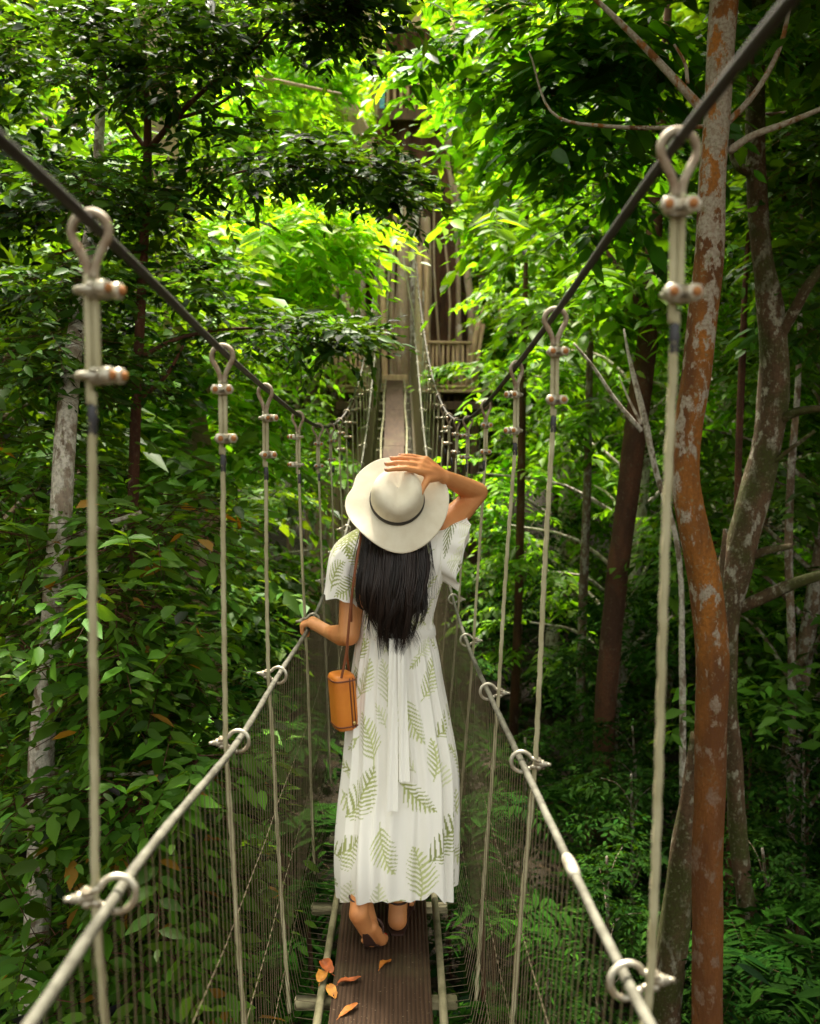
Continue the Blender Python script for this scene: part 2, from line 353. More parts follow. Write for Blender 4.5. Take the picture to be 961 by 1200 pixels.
cabR_z = curve1([-6, -3, 0, 1.28, 2.25, 2.99, 4.05, 5, 7, 9.4, 12, 14, 17, 20.2], [3.0, 2.45, 2.10, 2.04, 1.945, 1.88, 1.80, 1.76, 1.82, 2.12, 2.64, 3.17, 4.1, 5.3])
XL, XR, XC = -.376, .345, -.050            # main cables and middle of the deck
RLX = curve1([-6, .3, 1.05, 1.28, 2.22, 3.0, 3.7, 4.6, 21], [-.37, -.362, -.361, -.361, -.352, -.345, -.326, -.328, -.34]); RRX = curve1([-6, .3, 1.28, 2.26, 3, 4, 21], [.34, .325, .298, .279, .268, .272, .30])                     # handrail ropes
EL, ER = -.325, .235                        # feet of the suspender ropes
bridge = empty('suspension_bridge', (XC, 3.5, 0), 'narrow rope suspension bridge with ribbed walkway boards hung from two dark cables through the forest', 'bridge')
def part(mb, name, mats, parent=bridge, smooth=True): 
    o = mb.build(name, mats, None, smooth)
    return reparent_keep(o, parent)
ys = np.arange(-2.5, 20.2, .1)
for x, f in ((XL, cabL_z), (XR, cabR_z)):
    part(MB().tube(np.stack([np.full_like(ys, x), ys, f(ys)], 1), .0072, 10), 'main_cable', M['cable'])
for rf, zf in ((RLX, railL_z), (RRX, railR_z)):
    yy = np.arange(-2.0, 20.0, .02)
    z = zf(yy); x = rf(yy)
    q = MB(); q.tube(np.stack([x, yy, z], 1), .0074, 9, lobes=6, lobe_amp=.16, pitch=.11)
    o = part(q, 'handrail_rope', M['rail'])
fx = MB(); yj = np.linspace(1.62, 1.70, 5); fx.tube(np.stack([RRX(yj), yj, railR_z(yj)], 1), [.0095, .0115, .0115, .0115, .0095], 10)
part(fx, 'rope_ferrule', M['galv'])
# deck boards
edges = [-1.9, .35, 2.62, 4.95, 7.3, 9.6, 11.9, 14.2, 16.5, 19.3]
for i in range(len(edges)-1):
    yy = np.linspace(edges[i]+.006, edges[i+1]-.006, 14); z = floor_z(yy); w = .147+.004*((i*7) % 3-1); xo = XC+.006*((i*5) % 3-1)
    prof = [(-w, -.004), (-w+.006, 0), (w-.006, 0), (w, -.004), (w, -.036), (-w, -.036)]
    A = np.array([[(xo+a, y, zz+b) for a, b in prof] for y, zz in zip(yy, z)])
    q = MB(); q.grid(A, wrap_v=True); q.f.append(tuple(range(6))); q.f.append(tuple(13*6+k for k in range(6))[::-1]); q.m += [0, 0]
    part(q, 'deck_board', M['plank'], smooth=False)
g = np.random.RandomState(3)
for y in np.arange(.55, 19.6, .62):
    q = MB(); z = float(floor_z(y))-.058
    q.box((XC+g.uniform(-.02, .02), y, z), (.50, .045, .03), rot=Matrix.Rotation(g.uniform(-.06, .06), 3, 'Z'), bev=.005)
    part(q, 'cross_batten', M['pole'])
for sx in (-1, 1):
    yy = np.arange(.2, 20, .12); x = XC+sx*.178+.008*np.sin(yy*2.1+sx)
    part(MB().tube(np.stack([x, yy, floor_z(yy)-.018], 1), .0125, 8, noise=.04, seed=4), 'edge_pole', M['pole'])
# net: fine twine between handrail, suspender feet and deck
for sx, rx, ex, dx in ((-1, RLX, EL, XC-.188), (1, RRX, ER, XC+.188)):
    q = MB(); gg = np.random.RandomState(5+sx)
    rail_z = railL_z if sx < 0 else railR_z
    for y in np.arange(.5, 19.8, .042):
        y0 = y+gg.normal(0, .003); a = (float(rx(y)), y0, float(rail_z(y))-.008); b = (ex+sx*.01, y0+gg.normal(0, .006), float(floor_z(y))+.14); c = (ex-sx*.02, y0, float(floor_z(y))-.02); d = (dx, y0, float(floor_z(y))-.03)
        q.tube([a, b, c, d], (.0012 if y < 8 else .0017), 3, cap=False)
    for h in (.1, .36, .64):
        yy = np.arange(.5, 19.8, .3); t = h
        q.tube(np.stack([ex+sx*.01+(rx(yy)-ex-sx*.01)*t, yy, floor_z(yy)+(rail_z(yy)-floor_z(yy))*t+.004*np.sin(yy*9)], 1), .0009, 3, cap=False)
    part(q, 'side_net', M['net'])
# ---- suspender ropes with their fittings
def eye_mesh():
    q = MB(); t = np.linspace(0, 1, 40)
    pts = []
    for u in t:                                                    # tear-drop loop over the cable (cable at the origin)
        a = -math.pi*.5+ (u-.5)*2*R(140)+math.pi   # angle
        pts.append((.0235*math.sin((u-.5)*2*R(125)), 0, .0235*math.cos((u-.5)*2*R(125))-.012))
    pts = np.array(pts); w = np.array([(-.004, 0, -.068), (-.0045, 0, -.06)]); e = np.array([(.0045, 0, -.06), (.004, 0, -.068)])
    pts = np.concatenate((w, pts, e)); pts = spline(pts, 60)
    q.tube(pts, .0056, 12, lobes=0, up=(0, 1, 0)); return q.mesh('eye_loop', M['eye'])
def clamp_mesh():
    q = MB(); q.box((0, -.009, 0), (.030, .016, .017), 0, bev=.004); q.box((0, -.014, .0), (.034, .008, .010), 0, bev=.003)
    th = np.linspace(0, math.pi, 14)
    for zz in (0,):
        u = np.array([(.0115, -.022, zz), (.0115, -.004, zz)]+[(.0115*math.cos(a), .002+.0135*math.sin(a), zz) for a in th]+[(-.0115, -.004, zz), (-.0115, -.022, zz)])
        q.tube(u, .0042, 8, 0, up=(0, 0, 1))
    for sx in (-1, 1):
        rt = Matrix.Rotation(R(90), 3, 'X')
        q.lathe([(.0085, -.001), (.0092, 0), (.0092, .0075), (.008, .0095)], 6, 0, (sx*.0115, -.0175, 0), rt)
        q.lathe([(.0048, 0), (.0048, .0115), (.004, .013)], 10, 1, (sx*.0115, -.0175, 0), rt)
    return q.mesh('rope_clamp', [M['galv'], M['rust']])
def ring_mesh():
    q = MB(); th = np.linspace(0, 2*math.pi, 41)                   # bow shackle round the handrail (handrail at the origin), pin towards +x
    a = np.linspace(R(28), R(332), 40)
    q.tube(np.stack([.0235*np.cos(a), 0*a, .0235*np.sin(a)], 1), .0044, 10, 0, up=(0, 1, 0))
    for s in (-1, 1):
        q.tube([(.0205, 0, s*.0115), (.028, .0, s*.0085), (.036, 0, s*.0075)], .0046, 8, up=(0, 1, 0))
        q.lathe([(.0075, -.003), (.0078, 0), (.0075, .003)], 14, 0, (.038, 0, s*.0072), Matrix.Rotation(R(0), 3, 'X'))
    q.tube([(.030, 0, 0), (.058, 0, .001)], .0056, 10, 0, up=(0, 1, 0))
    q.lathe([(.0088, 0), (.0088, .007)], 6, 0, (.043, 0, .001), Matrix.Rotation(R(90), 3, 'Y'))
    q.tube([(.056, 0, .001), (.066, 0, .001)], .0036, 8, 0, up=(0, 1, 0))
    q.tube([(.038, 0, -.014), (.038, 0, .014)], .0036, 8, 0)
    return q.mesh('ring_shackle', M['galv'])
def tape_mesh():
    q = MB(); q.lathe([(.004, -.022), (.0062, -.018), (.0058, -.006), (.0075, -.001), (.006, .006), (.0066, .014), (.0045, .018)], 12)
    return q.mesh('tape_wrap', M['tape'])
EYE, CLAMP, RING, TAPE = eye_mesh(), clamp_mesh(), ring_mesh(), tape_mesh()
g = np.random.RandomState(11)
Ly = [1.28, 2.22, 2.93, 3.88, 4.85]; Ry = [1.28, 2.26, 2.99, 4.02, 5.05]
while Ly[-1] < 18.6: Ly.append(Ly[-1]+.93+g.uniform(-.04, .04))
while Ry[-1] < 18.6: Ry.append(Ry[-1]+.93+g.uniform(-.04, .04))
for sx, Ys, xc, cz, xrf, xe in ((-1, Ly, XL, cabL_z, RLX, EL), (1, Ry, XR, cabR_z, RRX, ER)):
    for i, y in enumerate(Ys):
        z0 = float(cz(y)); xr = float(xrf(y)); zb = float(floor_z(y))-.03; zr = float((railL_z if sx < 0 else railR_z)(y)); near = i < 5
        yaw = g.uniform(-.5, .5) if i else (.15 if sx < 0 else -.1)
        root = bpy.data.objects.new('suspender_rope', None)
        q = MB(); c1, c2 = z0-.083, z0-.083-.104
        for s in (-1, 1):                                          # doubled part below the eye
            zz = np.linspace(z0-.064, c2-(.012 if s > 0 else .035), 24 if near else 4)
            xo = .0048*s*np.ones_like(zz); ox = math.cos(yaw)
            q.tube(np.stack([xc+xo*ox, y+xo*math.sin(yaw), zz], 1), .0049, 10 if near else 6, lobes=3 if near else 0, lobe_amp=.25, pitch=.04)
        n = int((c2-.02-zb)/.012) if i < 3 else (int((c2-zb)/.03) if near else 10)
        zz = np.linspace(c2-.02, zb, n); u = (zz-zr)/(c2-zr); xx = np.where(zz > zr, xr+sx*.030+(xc-xr-sx*.030)*u, xe+(xr+sx*.03-xe)*np.clip((zz-zb)/(zr-zb), 0, 1))
        xx = xx+.0015*np.sin(zz*7+i); 
        pts = np.stack([xx, np.full_like(zz, y), zz], 1); hi = zz > zr-.35
        q.tube(pts, .0051, 12 if near else 6, mat=0, lobes=3 if near else 0, lobe_amp=.55, pitch=.045)
        ro = q.build('suspender_rope', M['rope']); reparent_keep(ro, bridge)
        def sub(me, name, loc, rz, s=1.0):
            o = link(name, me); o.location = loc; o.rotation_euler = (0, 0, rz); o.scale = (s, s, s)
            o.parent = ro; o.matrix_parent_inverse = ro.matrix_world.inverted() if False else Matrix.Translation(-Vector(bridge.location)) @ Matrix.Translation(Vector(bridge.location))
            return o
        sub(EYE, 'eye_loop', (xc, y, z0), yaw+.25*sx)
        ang = {(-1, 0): R(70), (1, 0): R(-8)}.get((sx, i), g.uniform(-1.2, 1.2))
        sub(CLAMP, 'rope_clamp', (xc, y, c1), ang, 1.22); sub(CLAMP, 'rope_clamp', (xc, y, c2), ang+g.uniform(-.3, .3) if i else (R(75) if sx < 0 else R(4)), 1.22)
        if i < 8: sub(TAPE, 'tape_wrap', (float(pts[3, 0]), y, c2-.052), 0)
        rs = sub(RING, 'ring_shackle', (xr, y, zr), 0 if sx > 0 else math.pi)
        rs.rotation_euler = (0, g.uniform(-.12, .12), (0 if sx > 0 else math.pi)+g.uniform(-.25, .25))
        if i > 14: pass
# ------------------------------------------------------------------ ground
def _ground(nt, b):
    h = noise(nt, 1.2, 8); c = mixcol(nt, ramp(nt, h, [(.35, 0.), (.65, 1.)]), (.012, .009, .005), (.026, .018, .009))
    k = noise(nt, 14, 6); c = mixcol(nt, ramp(nt, k, [(.55, 0.), (.65, 1.)]), c, (.045, .028, .012))
    nt.links.new(c, b.inputs['Base Color']); bump(nt, b, noise(nt, 9, 8), .8, .06)
M['ground'] = mat('leaf_litter_soil', (.05, .03, .015), .9, 0, .2, _ground)
q = MB(); gx = np.concatenate((np.linspace(-300, -32, 16), np.linspace(-30, 30, 90), np.linspace(32, 300, 16))); gy = np.concatenate((np.linspace(-250, -22, 14), np.linspace(-20, 40, 90), np.linspace(43, 330, 20)))
X, Y = np.meshgrid(gx, gy, indexing='ij'); q.grid(np.stack([X, Y, ground_h(X, Y)], 2))
tag(q.build('ground', M['ground']), kind='structure')
# ------------------------------------------------------------------ leafy trees: crown blobs are (px, py, Y, rx, ry, rz, twigs)
def crown(seed, blobs, spec, col, var=.3, scale=1.0, yellow=0., **kw):
    f = Foliage(seed); pr = dict(spec); pr.update(kw)
    for px, py, Y, rx, ry, rz, k in blobs:
        c = P(px, py, Y); f.blob(c, (rx, ry, rz), int(k*scale), col=col, var=var, yellow=yellow, **pr)
    return f
def more(f, blobs, spec, col, var=.3, yellow=0., **kw):
    pr = dict(spec); pr.update(kw)
    for px, py, Y, rx, ry, rz, k in blobs: f.blob(P(px, py, Y), (rx, ry, rz), int(k), col=col, var=var, yellow=yellow, **pr)
    return f
TREES = 'trees standing beside the bridge'
# --- left side
f = crown(1, [(60, 740, 4.95, .42, .35, .30, 90), (20, 900, 4.95, .40, .35, .30, 90), (140, 690, 4.1, .20, .4, .24, 50), (140, 960, 3.9, .20, .4, .2, 50), (0, 1010, 3.8, .06, .3, .2, 14), (30, 750, 4.0, .06, .2, .06, 8), (60, 920, 4.0, .12, .2, .06, 12), (60, 1090, 4.0, .12, .2, .06, 10), (175, 770, 4.2, .30, .5, .26, 150), (190, 920, 4.0, .28, .5, .26, 160), (70, 1090, 4.9, .4, .4, .26, 120), (190, 1080, 4.0, .30, .5, .25, 160), (170, 1200, 3.8, .33, .5, .3, 130),
              (30, 560, 4.9, .35, .35, .25, 90), (170, 620, 4.7, .35, .45, .22, 100), (225, 1000, 4.6, .25, .5, .3, 100), (-10, 620, 4.2, .12, .4, .3, 30)], BROAD, GREEN_MID, .38, yellow=.022)
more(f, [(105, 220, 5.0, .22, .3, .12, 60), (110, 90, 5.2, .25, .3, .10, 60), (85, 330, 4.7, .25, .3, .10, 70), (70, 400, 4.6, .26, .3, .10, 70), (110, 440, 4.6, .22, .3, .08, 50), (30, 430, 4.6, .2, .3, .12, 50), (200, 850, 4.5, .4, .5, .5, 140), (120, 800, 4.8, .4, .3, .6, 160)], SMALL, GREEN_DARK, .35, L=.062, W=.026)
make_tree('broadleaf_tree', 'pale spotted slim trunk at the far left wrapped in broad glossy leaves', [(122, -80, 5.6, .03), (120, 60, 6.0, .026), (114, 200, 5.8, .030), (98, 330, 5.2, .036), (80, 470, 4.5, .044), (70, 620, 4.4, .048), (56, 790, 4.4, .050), (50, 860, 4.4, .056), (47, 1000, 4.4, .054), (38, 1200, 4.4, .062)],
          M['bark_pale'], [[(66, 640, 4.6, .02), (110, 620, 4.4, .014), (165, 600, 4.3, .008)], [(47, 900, 4.6, .02), (100, 908, 4.3, .012), (190, 905, 4.0, .007)], [(46, 1000, 4.6, .02), (100, 1010, 4.2, .012), (170, 1060, 4.0, .007)]], f, TREES, seed=3, nz=.04)
f = crown(2, [(60, 60, 5.6, .5, .5, .22, 150), (190, 30, 5.3, .45, .5, .2, 150), (330, 30, 5.0, .45, .5, .15, 170), (405, 0, 4.9, .26, .45, .12, 90), (230, 90, 5.1, .3, .4, .12, 60), (20, 200, 5.6, .35, .5, .2, 90), (90, 250, 5.6, .4, .5, .2, 100), (60, 350, 5.4, .4, .5, .16, 80), (130, 420, 5.4, .35, .5, .2, 90)], SMALL, GREEN_DEEP, .35, L=.072, W=.031)
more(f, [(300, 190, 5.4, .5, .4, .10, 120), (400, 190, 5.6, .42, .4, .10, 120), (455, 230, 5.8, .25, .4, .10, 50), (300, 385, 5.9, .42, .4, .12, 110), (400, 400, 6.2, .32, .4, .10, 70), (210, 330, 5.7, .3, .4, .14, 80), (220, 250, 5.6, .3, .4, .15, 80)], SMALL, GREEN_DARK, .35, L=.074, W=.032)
make_tree('sapling_tree', 'slim reddish sapling left of the bridge with forked stem and dark small leaves', [(166, 30, 5.45, .011), (172, 110, 5.5, .015), (173, 180, 5.5, .024), (170, 260, 5.5, .025), (163, 400, 5.5, .027), (157, 550, 5.5, .03), (155, 700, 5.5, .032), (152, 900, 5.5, .035)], M['bark_red'],
          [[(173, 178, 5.5, .018), (200, 145, 5.4, .015), (240, 105, 5.3, .012), (300, 55, 5.1, .009), (330, 20, 5.0, .006)], [(205, 140, 5.4, .011), (250, 125, 5.3, .009), (290, 100, 5.2, .006)], [(172, 175, 5.5, .014), (150, 145, 5.6, .011), (130, 100, 5.6, .008), (110, 60, 5.6, .006)],
           [(170, 270, 5.5, .013), (205, 245, 5.5, .01), (245, 215, 5.5, .008), (330, 195, 5.5, .006), (430, 210, 5.6, .004)], [(163, 420, 5.5, .014), (200, 400, 5.6, .011), (280, 385, 5.8, .008), (400, 400, 6.1, .005)], [(168, 300, 5.5, .012), (120, 285, 5.5, .009), (60, 300, 5.4, .005)],
           [(160, 470, 5.5, .014), (195, 440, 5.4, .01), (215, 405, 5.4, .006)]], f, TREES, seed=5, nz=.03, sides=10)
f = crown(3, [(330, 265, 9.2, .75, .8, .32, 100), (360, 262, 9.6, .5, .7, .3, 70), (300, 330, 9.0, .6, .8, .25, 70), (370, 235, 9.8, .3, .5, .2, 30)], PINN, GREEN_YEL, .25, L=.17, W=.065, n=6, sp=.07)
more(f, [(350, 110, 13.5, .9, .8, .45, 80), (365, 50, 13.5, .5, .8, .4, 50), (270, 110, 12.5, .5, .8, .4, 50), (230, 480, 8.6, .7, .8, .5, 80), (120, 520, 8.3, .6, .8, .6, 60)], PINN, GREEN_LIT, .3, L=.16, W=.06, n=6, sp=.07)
make_tree('tall_forest_tree', 'thick tan trunk showing in patches behind the red sapling with bright yellow green sprays', [(172, -80, 9, .13), (183, 60, 9, .14), (190, 190, 9, .15), (205, 330, 9, .14), (220, 460, 9, .13), (232, 540, 9, .14), (240, 700, 9, .16)], M['bark_tan'],
          [[(195, 210, 9, .06), (240, 200, 9.1, .04), (330, 240, 9.3, .02)], [(225, 480, 9, .05), (270, 410, 9, .03), (310, 330, 9, .015)], [(185, 120, 9, .05), (270, 90, 9.6, .03), (400, 110, 10, .012)]], f, TREES, seed=8, leaf=M['leaf_thin'])
# --- right side
f = crown(4, [(760, 40, 5.6, .5, .5, .25, 55), (660, 60, 5.9, .5, .5, .22, 50), (700, 150, 6.1, .5, .5, .22, 50), (590, 40, 6.4, .5, .5, .16, 34), (730, 230, 6.3, .28, .5, .22, 34)], PINN, (.045, .15, .008), .3, L=.155, W=.06, n=5, sp=.07)
more(f, [(560, -260, 5.0, .9, 1.0, .4, 90), (760, -330, 5.0, 1.0, 1.2, .5, 120), (930, -260, 5.0, .9, 1.2, .5, 120), (1100, -100, 5.0, .8, 1.2, .5, 80)], PINN, GREEN_MID, .3, L=.155, W=.06, n=5, sp=.07)
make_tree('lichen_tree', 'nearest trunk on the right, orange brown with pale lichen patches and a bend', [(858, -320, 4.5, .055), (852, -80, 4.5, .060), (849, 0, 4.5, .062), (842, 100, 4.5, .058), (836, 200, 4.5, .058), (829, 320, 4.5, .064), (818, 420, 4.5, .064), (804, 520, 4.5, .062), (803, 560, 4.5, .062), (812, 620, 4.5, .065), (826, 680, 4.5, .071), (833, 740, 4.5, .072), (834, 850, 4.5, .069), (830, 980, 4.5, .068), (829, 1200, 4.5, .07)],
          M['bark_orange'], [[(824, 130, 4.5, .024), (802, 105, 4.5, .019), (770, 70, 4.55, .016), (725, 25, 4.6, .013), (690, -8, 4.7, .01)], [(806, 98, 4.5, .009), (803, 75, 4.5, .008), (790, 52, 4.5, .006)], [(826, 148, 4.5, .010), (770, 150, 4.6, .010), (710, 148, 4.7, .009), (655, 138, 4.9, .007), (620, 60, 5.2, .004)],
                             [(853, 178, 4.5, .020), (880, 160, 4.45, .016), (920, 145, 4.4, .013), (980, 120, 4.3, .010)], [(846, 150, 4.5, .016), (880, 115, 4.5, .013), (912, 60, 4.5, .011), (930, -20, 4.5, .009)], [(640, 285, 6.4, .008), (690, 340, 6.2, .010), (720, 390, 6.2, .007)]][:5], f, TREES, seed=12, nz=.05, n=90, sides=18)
f = crown(5, [(900, 30, 6.4, .4, .6, .3, 70), (935, 190, 6.5, .3, .6, .3, 50), (960, 330, 6.6, .35, .6, .3, 40), (905, 260, 7.0, .3, .6, .3, 40), (1040, 150, 6.0, .6, .8, .5, 60), (900, -200, 6.2, .9, 1.0, .5, 120)], BROAD, GREEN_DARK, .35, L=.14, W=.06)
make_tree('mossy_tree', 'forked grey and mossy trunk behind the orange lichen trunk', [(888, -200, 6.2, .05), (886, 60, 6.2, .052), (886, 200, 6.2, .058), (892, 290, 6.2, .062), (905, 380, 6.2, .085), (905, 480, 6.2, .092), (890, 560, 6.2, .095), (868, 640, 6.2, .10), (850, 720, 6.2, .09), (851, 800, 6.2, .062), (860, 900, 6.2, .055), (868, 1010, 6.2, .055), (875, 1060, 6.2, .06)], M['bark_moss'],
          [[(862, 715, 6.2, .035), (890, 702, 6.1, .038), (930, 684, 6.0, .035), (985, 668, 5.9, .03)], [(908, 400, 6.2, .045), (930, 365, 6.1, .035), (950, 330, 6.0, .03), (975, 300, 6.0, .02)], [(905, 500, 6.2, .03), (930, 484, 6.1, .026), (965, 478, 6.0, .02)], [(885, 560, 6.2, .018), (915, 535, 6.1, .014), (955, 505, 6.0, .01)], [(875, 655, 6.2, .026), (900, 645, 6.1, .024), (928, 640, 6.1, .015)],
           [(884, 205, 6.2, .034), (866, 195, 6.2, .03), (856, 165, 6.25, .024)]], f, TREES, seed=15, n=60)
make_tree('leaning_trunk', 'stout mossy trunk leaning at lower right behind the orange trunk', [(822, 860, 5.4, .055), (812, 930, 5.4, .065), (800, 1010, 5.4, .075), (790, 1090, 5.4, .08), (778, 1200, 5.4, .09)], M['bark_moss'], [[(822, 862, 5.4, .045), (832, 800, 5.4, .03), (842, 700, 5.5, .02), (850, 620, 5.6, .012)]], None, TREES, seed=17)
f = crown(6, [(700, 350, 9.5, .8, .8, .35, 60), (640, 260, 10, .8, .8, .3, 60), (560, 110, 11, .8, .8, .4, 60), (650, 140, 11, .9, .8, .4, 70), (760, 330, 9.0, .4, .6, .3, 30)], PINN, GREEN_LIT, .3, L=.18, W=.07, n=6, sp=.08)
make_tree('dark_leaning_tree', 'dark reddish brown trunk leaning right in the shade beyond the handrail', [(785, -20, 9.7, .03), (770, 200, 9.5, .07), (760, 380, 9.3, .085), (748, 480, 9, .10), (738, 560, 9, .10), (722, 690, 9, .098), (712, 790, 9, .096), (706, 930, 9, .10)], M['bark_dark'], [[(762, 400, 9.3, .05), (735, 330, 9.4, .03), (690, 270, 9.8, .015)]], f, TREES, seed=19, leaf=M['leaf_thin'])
for nm, lab, tr, bm, sd in (
    ('slim_tree', 'thin reddish stem between the two big trunks on the right', [(884, 150, 7.4, .006), (878, 260, 7.3, .014), (873, 340, 7.2, .02), (870, 420, 7.2, .026), (866, 520, 7.2, .026), (864, 600, 7.2, .024), (862, 700, 7.2, .025)], 'bark_red', 21),
    ('slim_tree', 'slender straight stem with pale spots near the right edge', [(940, 200, 7.8, .006), (938, 350, 7.7, .017), (934, 470, 7.6, .024), (928, 540, 7.6, .03), (924, 640, 7.6, .032), (928, 760, 7.6, .032), (927, 900, 7.6, .033), (924, 1080, 7.6, .036)], 'bark_grey', 22),
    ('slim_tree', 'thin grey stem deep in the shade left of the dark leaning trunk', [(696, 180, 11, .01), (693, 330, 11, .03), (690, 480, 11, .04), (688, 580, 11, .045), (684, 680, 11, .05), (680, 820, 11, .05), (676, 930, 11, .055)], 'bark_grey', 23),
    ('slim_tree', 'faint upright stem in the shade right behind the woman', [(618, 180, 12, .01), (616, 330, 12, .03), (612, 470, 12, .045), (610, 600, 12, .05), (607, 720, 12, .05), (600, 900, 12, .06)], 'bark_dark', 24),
    ('dead_sapling', 'bare pale forked stem standing in front of the dark leaning trunk', [(731, 385, 7.5, .005), (736, 412, 7.5, .012), (745, 450, 7.5, .02), (755, 490, 7.5, .024), (768, 550, 7.5, .022), (790, 620, 7.5, .02), (800, 800, 7.5, .025)], 'bark_pale', 25)):
    br = [[(752, 505, 7.5, .02), (722, 470, 7.5, .015), (695, 430, 7.5, .012), (672, 402, 7.5, .008)], [(752, 497, 7.5, .012), (738, 470, 7.5, .008), (725, 440, 7.5, .005)]] if nm == 'dead_sapling' else []
    make_tree(nm, lab, tr, M[bm], br, None, TREES, seed=sd, n=30, sides=8, nz=.04)
# ------------------------------------------------------------------ trees one can tell apart further back (copies of a few crowns)
def proto_crown(seed, H, rad, k, spec, col, var, low=.1, **kw):
    f = Foliage(seed); g = np.random.RandomState(seed+50); pr = dict(spec); pr.update(kw); limbs = []
    for i in range(k):
        z = H*(low+(1-low)*((i+.5)/k)); r = rad*(.35+.75*math.sin(math.pi*min(.95, .12+(z/H)*.8)))*g.uniform(.5, 1.); a = i*2.4+g.uniform(-.5, .5)
        c = np.array((r*math.cos(a), r*math.sin(a), z)); s = rad*g.uniform(.3, .46)
        f.blob(c, (s, s, s*.5), kw.get('tw', 40), out=(math.cos(a)*.5, math.sin(a)*.5, 0), col=tuple(np.array(col)*g.uniform(.75, 1.3)), var=var, **{q: v for q, v in pr.items() if q != 'tw'})
        limbs.append(c)
    return f, limbs
def proto_tree(seed, H, rad, k, spec, col, var, bark_m, low=.1, leaf='leaf', r0=.12, **kw):
    f, limbs = proto_crown(seed, H, rad, k, spec, col, var, low, **kw); g = np.random.RandomState(seed)
    t = MB(); zz = np.linspace(-.3, H*.97, 26); wx = g.uniform(-.04, .04)*H
    sx = wx*np.sin(zz/H*3); sy = .03*H*np.sin(zz/H*4+seed); t.tube(np.stack([sx, sy, zz], 1), r0*(1-.82*np.clip(zz/H, 0, 1))+.01, 10, noise=.05, seed=seed)
    for c in limbs:
        zb = max(.2, c[2]-.3*rad-.2); b = np.array((float(np.interp(zb, zz, sx)), float(np.interp(zb, zz, sy)), zb))
        m = (b+c)/2+V3(0, 0, .12*rad); t.tube(spline([b, m, c], 7), np.linspace(r0*.3, r0*.08, 7), 5, noise=.04, seed=3, cap=False)
    return t.mesh('trunk', bark_m), f.mesh('crown', M[leaf], M['bark_dark'])
protoA = proto_tree(61, 6.5, 1.7, 24, BROAD, GREEN_MID, .3, M['bark_grey'], .12, tw=46, L=.15, W=.065, detail=False, stem=0, sp=.06, r0=.10)
protoB = proto_tree(62, 8.0, 1.9, 26, PINN, GREEN_LIT, .3, M['bark_pale'], .2, leaf='leaf_thin', tw=30, L=.17, W=.065, n=6, sp=.075, detail=False, stem=0, r0=.12)
protoC = proto_tree(63, 13.5, 3.2, 40, FARL, GREEN_MID, .32, M['bark_dark'], .22, tw=52, L=.26, W=.12, sp=.11, r0=.22)
protoD = proto_tree(64, 14.5, 3.0, 40, FARL, GREEN_YEL, .3, M['bark_tan'], .3, leaf='leaf_thin', tw=46, L=.26, W=.12, sp=.11, r0=.22)
protoF = proto_tree(66, 10.5, 2.6, 30, FARL, GREEN_MID, .32, M['bark_dark'], .62, tw=50, L=.22, W=.10, sp=.1, r0=.20)
protoE = proto_tree(65, 4.2, 1.2, 14, BROAD, (.017, .050, .006), .3, M['bark_grey'], .1, tw=40, L=.14, W=.058, detail=False, stem=0, sp=.055, r0=.05, leaf='leaf_shade')  # protoE: understory shade is put into the dark leaf tint
def place(proto, x, y, s, rz, name, label, group, dz=0.):
    r = empty(name, (x, y, float(ground_h(x, y))-.05+dz), label, 'tree', group); r.scale = (s, s, s); r.rotation_euler = (0, 0, rz)
    for nm, me in (('trunk', proto[0]), ('crown', proto[1])): link(nm, me, r)
    return r
g = np.random.RandomState(42)
ORD = 'nearest,second nearest,third nearest,fourth nearest,fifth nearest,sixth nearest,seventh nearest,eighth nearest,ninth nearest,tenth nearest,eleventh nearest,twelfth nearest,thirteenth nearest,fourteenth nearest,fifteenth nearest,sixteenth nearest,seventeenth nearest,eighteenth nearest,nineteenth nearest,twentieth nearest'.split(',')
def ranked(pts):          # how each stands among its like on its own side of the bridge, from the camera outwards
    out = {}
    for sd, nm_ in ((-1, 'left'), (1, 'right')):
        for k_, i_ in enumerate(sorted((i for i, q_ in enumerate(pts) if (q_[0] < 0) == (sd < 0)), key=lambda i: math.hypot(pts[i][0], pts[i][1]))): out[i_] = (ORD[k_], nm_)
    return out
def place_all(pr, pts, nm, lab, grp):
    rk = ranked(pts)
    for i, (x, y, s) in enumerate(pts): place(pr, x, y, s*g.uniform(.94, 1.06), g.uniform(0, 6.28), nm, lab+', %s on the %s of the bridge' % rk[i], grp)
